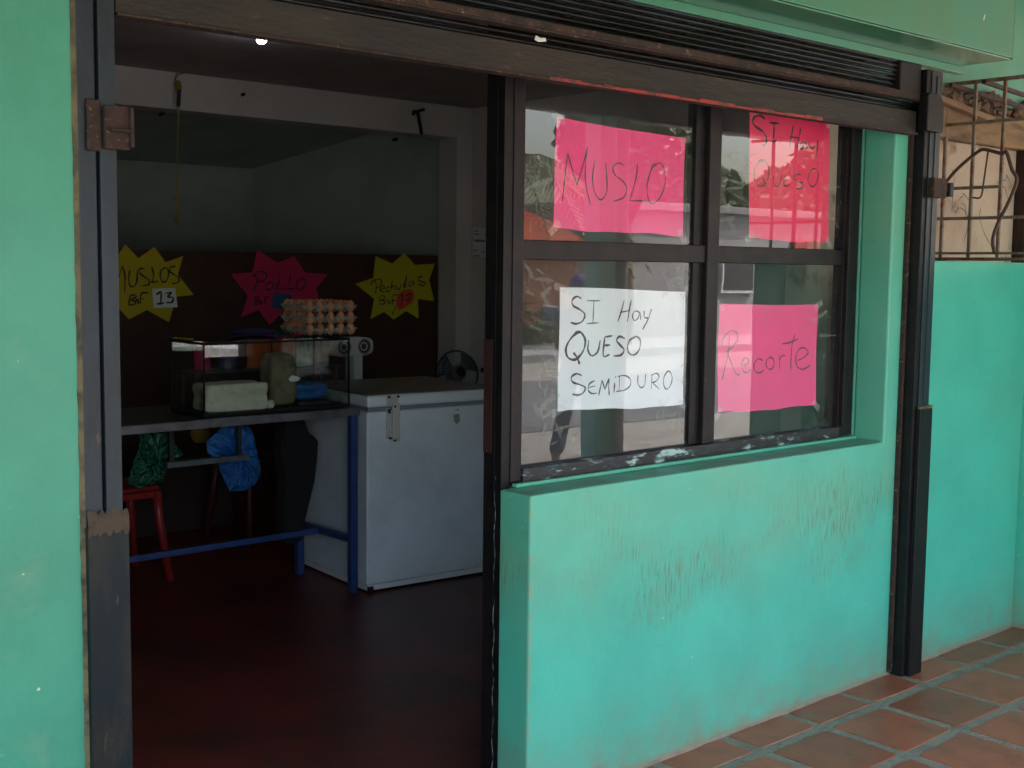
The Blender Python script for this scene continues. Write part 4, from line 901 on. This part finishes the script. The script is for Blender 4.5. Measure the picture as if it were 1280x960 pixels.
# ================================================================== ACROSS THE STREET (seen in the window reflections)
def leaf_crown(c, s, n, size, seed, lobes=9):
    random.seed(seed); mb = MB(); c = Vector(c)
    cen = [c+Vector((random.uniform(-1, 1)*s[0]*.6, random.uniform(-1, 1)*s[1]*.6, random.uniform(-.7, .8)*s[2]*.6)) for _ in range(lobes)]
    for k in range(n):
        o = random.choice(cen); d = Vector((random.gauss(0, 1), random.gauss(0, 1), random.gauss(0, 1))).normalized()*random.uniform(.5, 1.0)**.5
        p = o+Vector((d.x*s[0]*.42, d.y*s[1]*.42, d.z*s[2]*.36)); a = Vector([random.uniform(-1, 1) for _ in range(3)]).normalized()*size*random.uniform(.5, 1.2)
        b = a.orthogonal().normalized()*size*.45; mb.add([p-a, p+b, p+a, p-b], [(0, 1, 2, 3)])
    return mb
def tree(label, x, y, h, s, n, size, seed):
    t = thing('tree', (x, y, -.16), label, 'tree', 'trees across the street'); zc = h-s[2]*.75
    random.seed(seed)
    mb = MB().tube([(x, y, -.16), (x+.05, y, h*.25), (x-.05, y+.05, h*.5), (x+.1, y, h*.8)], [.2, .15, .11, .04], 9)
    for k in range(6):
        a = k*1.05+seed; mb.tube([(x, y, h*.35+.08*k), (x+math.cos(a)*s[0]*.35, y+math.sin(a)*s[1]*.35, h*.6), (x+math.cos(a)*s[0]*.65, y+math.sin(a)*s[1]*.65, h*.75)], [.07, .045, .015], 6)
    build(mb, 'trunk', M['bark'], t, smooth=True); build(leaf_crown((x, y, zc), s, n, size, seed), 'crown', M['leaf'], t)
tree('tall dense tree left of the grey building across the street', 20.6, -24.5, 8.4, (3.4, 3.0, 2.9), 5600, .22, 4)
tree('round tree directly beside the brick house across the street', 18.2, -14.4, 6.0, (1.9, 1.9, 2.0), 4600, .15, 5)
tree('low spreading tree behind the grey building across the street', 29, -22.0, 4.9, (4.5, 3.0, 2.0), 5200, .24, 6)
tree('wide bushy tree far right across the street', 40, -23.0, 6.0, (6, 3.5, 2.4), 5600, .28, 7)
tree('broad tree behind the brick house', 11.5, -21.0, 7.5, (3.8, 3, 2.8), 5200, .22, 9)
tree('young tree at the far left end of the opposite pavement', 5.0, -18.0, 6.5, (3.0, 3, 2.4), 4200, .2, 12)
def palm(label, x, y, h, seed):
    random.seed(seed); t = thing('palm', (x, y, -.16), label, 'palm', 'palms by the porch')
    build(MB().tube([(x, y, -.16), (x+.03, y, h*.5), (x+.02, y, h)], [.1, .075, .06], 10), 'trunk', M['bark'], t, smooth=True)
    for k in range(13):
        a = k*2*math.pi/13+random.uniform(-.15, .15); L = random.uniform(.9, 1.3); up = random.uniform(.2, .75); pts = []
        for i in range(8):
            u = i/7; pts.append(Vector((x+math.cos(a)*L*u, y+math.sin(a)*L*u, h+up*u*1.2-1.5*u*u*L*.7)))
        mb = MB().tube(pts, [.012-.001*i for i in range(8)], 4); sd_ = Vector((-math.sin(a), math.cos(a), 0))
        for i in range(26):
            u = .12+.86*i/25; f = u*7; j = min(int(f), 6); q = pts[j].lerp(pts[j+1], f-j); l = .32*math.sin(math.pi*min(1, u*.9+.1))+.08
            for s_ in (-1, 1):
                tip = q+sd_*s_*l*.8+Vector((math.cos(a)*l*.5, math.sin(a)*l*.5, -l*.55)); w_ = Vector((math.cos(a), math.sin(a), 0))*.014
                mb.add([q-w_, q+w_, tip], [(0, 1, 2)])
        build(mb, 'frond', M['palm'], t)
palm('young palm with drooping fronds standing between the porch and the street', 6.75, -5.0, 2.35, 3)
# brick house
h = thing('brick_house', (15, -18, -.1), 'orange brick house with red tiled roof across the street', 'house')
hb = build(MB().box(11.0, 19.6, -23, -17.2, -.2, 1.87), 'wall', M['brick'], h)
mb = MB()
mb.add([(10.5, -16.7, 1.75), (20.1, -16.7, 1.75), (20.1, -20, 2.9), (10.5, -20, 2.9), (10.5, -16.7, 1.85), (20.1, -16.7, 1.85), (20.1, -20, 3.0), (10.5, -20, 3.0)], [(0, 1, 2, 3), (4, 7, 6, 5), (0, 4, 5, 1), (1, 5, 6, 2), (3, 2, 6, 7), (0, 3, 7, 4)])
build(mb, 'roof', M['rooftile'], h)
mb = MB()
for k in range(46): x = 10.55+k*.21; mb.tube([(x, -16.68, 1.87), (x, -20, 3.02)], .06, 6)
build(mb, 'roof_tiles', M['rooftile'], h)['kind'] = 'stuff'
mb = MB()
for k in range(11): mb.box(11.0, 19.6, -17.204, -17.195, -.1+k*.2, -.09+k*.2)
for r_ in range(11):
    for k in range(22): x = 11.0+k*.4+(r_ % 2)*.2; mb.box(x, x+.012, -17.203, -17.196, -.089+r_*.2, .1+r_*.2)
build(mb, 'mortar_joints', M['concrete'], hb)['kind'] = 'stuff'
for x in (12.6, 18.55):
    wn = build(MB().box(x, x+.42, -17.19, -17.12, .22, .68), 'window', M['plastic_white'], h)
    build(MB().box(x+.04, x+.38, -17.118, -17.112, .26, .64), 'pane', mat('dark_blue_pane', (.03, .07, .14), .15), wn)
dr = build(MB().box(14.2, 15.1, -17.19, -17.1, -.1, 1.9), 'door', M['rustred'], h)
# low fence and hedge
fc_ = thing('railing_fence', (12, -15.6, 0), 'dark metal railing fence in front of the brick house', 'fence')
r0 = build(MB().tube([(0, 0, -.16), (0, 0, .9)], .012, 6), 'picket', M['nail'], fc_, local=True)
for k in range(80):
    c = r0 if k == 0 else r0.copy()
    if k: COL.objects.link(c)
    c.location = (-4+k*.11, 0, 0)
build(MB().box(8, 17, -15.62, -15.58, .78, .81).box(8, 17, -15.62, -15.58, .05, .08), 'rail', M['nail'], fc_)
o = build(leaf_crown((14, -16.3, .25), (5.5, .5, .6), 3000, .10, 31, 16), 'hedge', M['leaf'], loc=(14, -16.3, -.16)); tag(o, 'ragged low hedge behind the railing fence', 'hedge')
# grey rendered building
gb = thing('grey_building', (30, -19, 0), 'plain grey rendered building with flat roof across the street', 'building')
build(MB().box(21.5, 60, -27, -17.5, -.2, 2.9), 'wall', M['greywall'], gb)
build(MB().box(21.3, 60.2, -27.2, -17.3, 2.901, 3.1), 'parapet', M['concrete'], gb, bevel=.02)
for x in (25, 31, 37):
    wf = build(MB().box(x, x+1.4, -17.49, -17.4, .9, 2.0), 'window', M['plastic_white'], gb)
    build(MB().box(x+.08, x+1.32, -17.398, -17.39, .98, 1.92), 'pane', M['plastic_dark'], wf)
gs = build(MB().box(28, 30.4, -17.49, -17.42, -.1, 2.3), 'garage_door', mat('faded_red_door', (.4, .05, .05), .6), gb)
# utility pole and wire
pl_ = thing('utility_pole', (10.5, -5.6, -.16), 'concrete utility pole carrying a wire at the street edge', 'utility pole')
build(MB().tube([(19.5, -5.0, -.16), (19.5, -5.0, 7)], [.13, .09], 12), 'shaft', M['concrete'], pl_, smooth=True)
build(MB().tube([(19.5+(-40)*t, -5.0-.3*t, 5.6-1.5*math.sin(math.pi*t)) for t in [i/20 for i in range(21)]], .012, 6), 'wire', M['nail'], pl_)

# ------------------------------------------------------------------ pedestrian in the street (seen reflected in the lower left pane)
def skin_chain(name, verts, edges, radii, m, parent, sub=2, root=0):
    me = bpy.data.meshes.new(name); me.from_pydata([Vector(v) for v in verts], edges, []); me.materials.append(m)
    o = bpy.data.objects.new(name, me); COL.objects.link(o); o.parent = parent
    md = o.modifiers.new('skin', 'SKIN'); md.use_smooth_shade = True
    for i, r in enumerate(radii):
        s = me.skin_vertices[0].data[i]; s.radius = r if isinstance(r, tuple) else (r, r); s.use_root = (i == root)
    sb = o.modifiers.new('sub', 'SUBSURF'); sb.levels = sub; sb.render_levels = sub
    return o
pn = thing('person', (7.19, -4.52, -.16), 'person in purple cap, grey shirt and dark trousers walking in the street', 'person', rz=R(65))
V = [(0, 0, .88), (0, 0, 1.05), (0, .0, 1.24), (0, .0, 1.33), (0, -.01, 1.40), (0, -.02, 1.48), (0, -.015, 1.55),
     (.09, 0, .82), (.10, -.12, .47), (.10, -.05, .08), (.10, -.16, .045),
     (-.09, 0, .82), (-.10, .06, .46), (-.10, .24, .13), (-.10, .17, .05),
     (.17, 0, 1.27), (.21, .06, 1.02), (.20, -.04, .80), (.195, -.06, .74), (-.17, 0, 1.27), (-.21, -.08, 1.03), (-.20, -.22, .86), (-.195, -.27, .81)]
E_ = [(0, 1), (1, 2), (2, 3), (3, 4), (4, 5), (5, 6), (0, 7), (7, 8), (8, 9), (9, 10), (0, 11), (11, 12), (12, 13), (13, 14), (2, 15), (15, 16), (16, 17), (17, 18), (2, 19), (19, 20), (20, 21), (21, 22)]
rr = [(.14, .10), (.125, .09), (.14, .09), (.055, .05), (.05, .05), (.075, .088), (.06, .07), (.085, .085), (.055, .055), (.038, .04), (.032, .03), (.085, .085), (.055, .055), (.038, .04), (.032, .03),
      (.05, .05), (.038, .038), (.027, .03), (.03, .018), (.05, .05), (.038, .038), (.027, .03), (.03, .018)]
skin_chain('body', V, E_, rr, M['skin'], pn)
k_ = lambda r, f: tuple(x*f+.012 for x in r)
skin_chain('trousers', [V[0], (0, 0, .95)]+[V[i] for i in (7, 8, 9, 11, 12, 13)], [(0, 1), (0, 2), (2, 3), (3, 4), (0, 5), (5, 6), (6, 7)], [k_(rr[0], 1), k_(rr[1], 1), k_(rr[7], 1), k_(rr[8], 1.1), k_(rr[9], 1.25), k_(rr[11], 1), k_(rr[12], 1.1), k_(rr[13], 1.25)], M['trouser'], pn)
skin_chain('shirt', [(0, 0, .90), V[1], V[2], (0, 0, 1.30), V[15], (.195, .035, 1.12), V[19], (-.195, -.05, 1.12)], [(0, 1), (1, 2), (2, 3), (2, 4), (4, 5), (2, 6), (6, 7)], [k_(rr[0], 1.1), k_(rr[1], 1.08), k_(rr[2], 1.05), (.06, .06), k_(rr[15], 1.1), k_(rr[16], 1.25), k_(rr[19], 1.1), k_(rr[20], 1.25)], M['shirt'], pn)
for hi, (hx, hy, hz_) in enumerate((V[18], V[22])):
    for f_ in range(4):
        x = hx-.018+.012*f_; L = (.055, .065, .06, .048)[f_]
        skin_chain('finger', [(x, hy, hz_), (x, hy-.008, hz_-.03-L*.4), (x, hy-.022, hz_-.03-L)], [(0, 1), (1, 2)], [.0085, .008, .0065], M['skin'], pn, 1)
    sx = -1 if hi == 0 else 1
    skin_chain('thumb', [(hx+sx*.02, hy, hz_+.01), (hx+sx*.036, hy-.014, hz_-.015), (hx+sx*.036, hy-.022, hz_-.04)], [(0, 1), (1, 2)], [.011, .009, .007], M['skin'], pn, 1)
for sx in (-1, 1):
    build(MB().lathe([(0, -.014), (.010, -.008), (.012, 0), (.010, .008), (0, .014)], (sx*.030, -.098, 1.495), 10, 'y'), 'eye', M['plastic_white'], pn, local=True, smooth=True)
    build(MB().lathe([(0, -.012), (.008, -.01), (.008, .015), (0, .02)], (sx*.078, -.01, 1.485), 8), 'ear', M['skin'], pn, local=True, smooth=True)
build(MB().tube([(0, -.105, 1.50), (0, -.122, 1.47), (0, -.112, 1.46)], [.007, .013, .01], 8), 'nose', M['skin'], pn, local=True, smooth=True)
build(MB().tube([(-.024, -.100, 1.433), (0, -.107, 1.430), (.024, -.100, 1.433)], [.003, .006, .003], 8), 'mouth', M['rustred'], pn, local=True, smooth=True)
cap_ = build(MB().lathe([(.093, 0), (.094, .03), (.082, .07), (.05, .098), (0, .108)], (0, -.015, 1.515), 20), 'cap', M['cap'], pn, local=True, smooth=True)
build(MB().add([(-.075, -.08, 1.52), (-.05, -.16, 1.508), (0, -.185, 1.505), (.05, -.16, 1.508), (.075, -.08, 1.52), (0, -.07, 1.525)], [(0, 1, 2, 5), (5, 2, 3, 4)]), 'visor', M['cap'], cap_, local=True, solid=.004)
build(MB().lathe([(.088, -.07), (.092, -.03), (.090, .01)], (0, .004, 1.51), 18), 'hair', M['hair'], pn, local=True, smooth=True)
for (x, y, z) in (V[10], V[14]):
    build(MB().tube([(x, y+.13, z), (x, y+.03, z+.0), (x, y-.05, z-.01)], [.04, .045, .035], 10), 'shoe', M['plastic_dark'], pn, local=True, smooth=True)
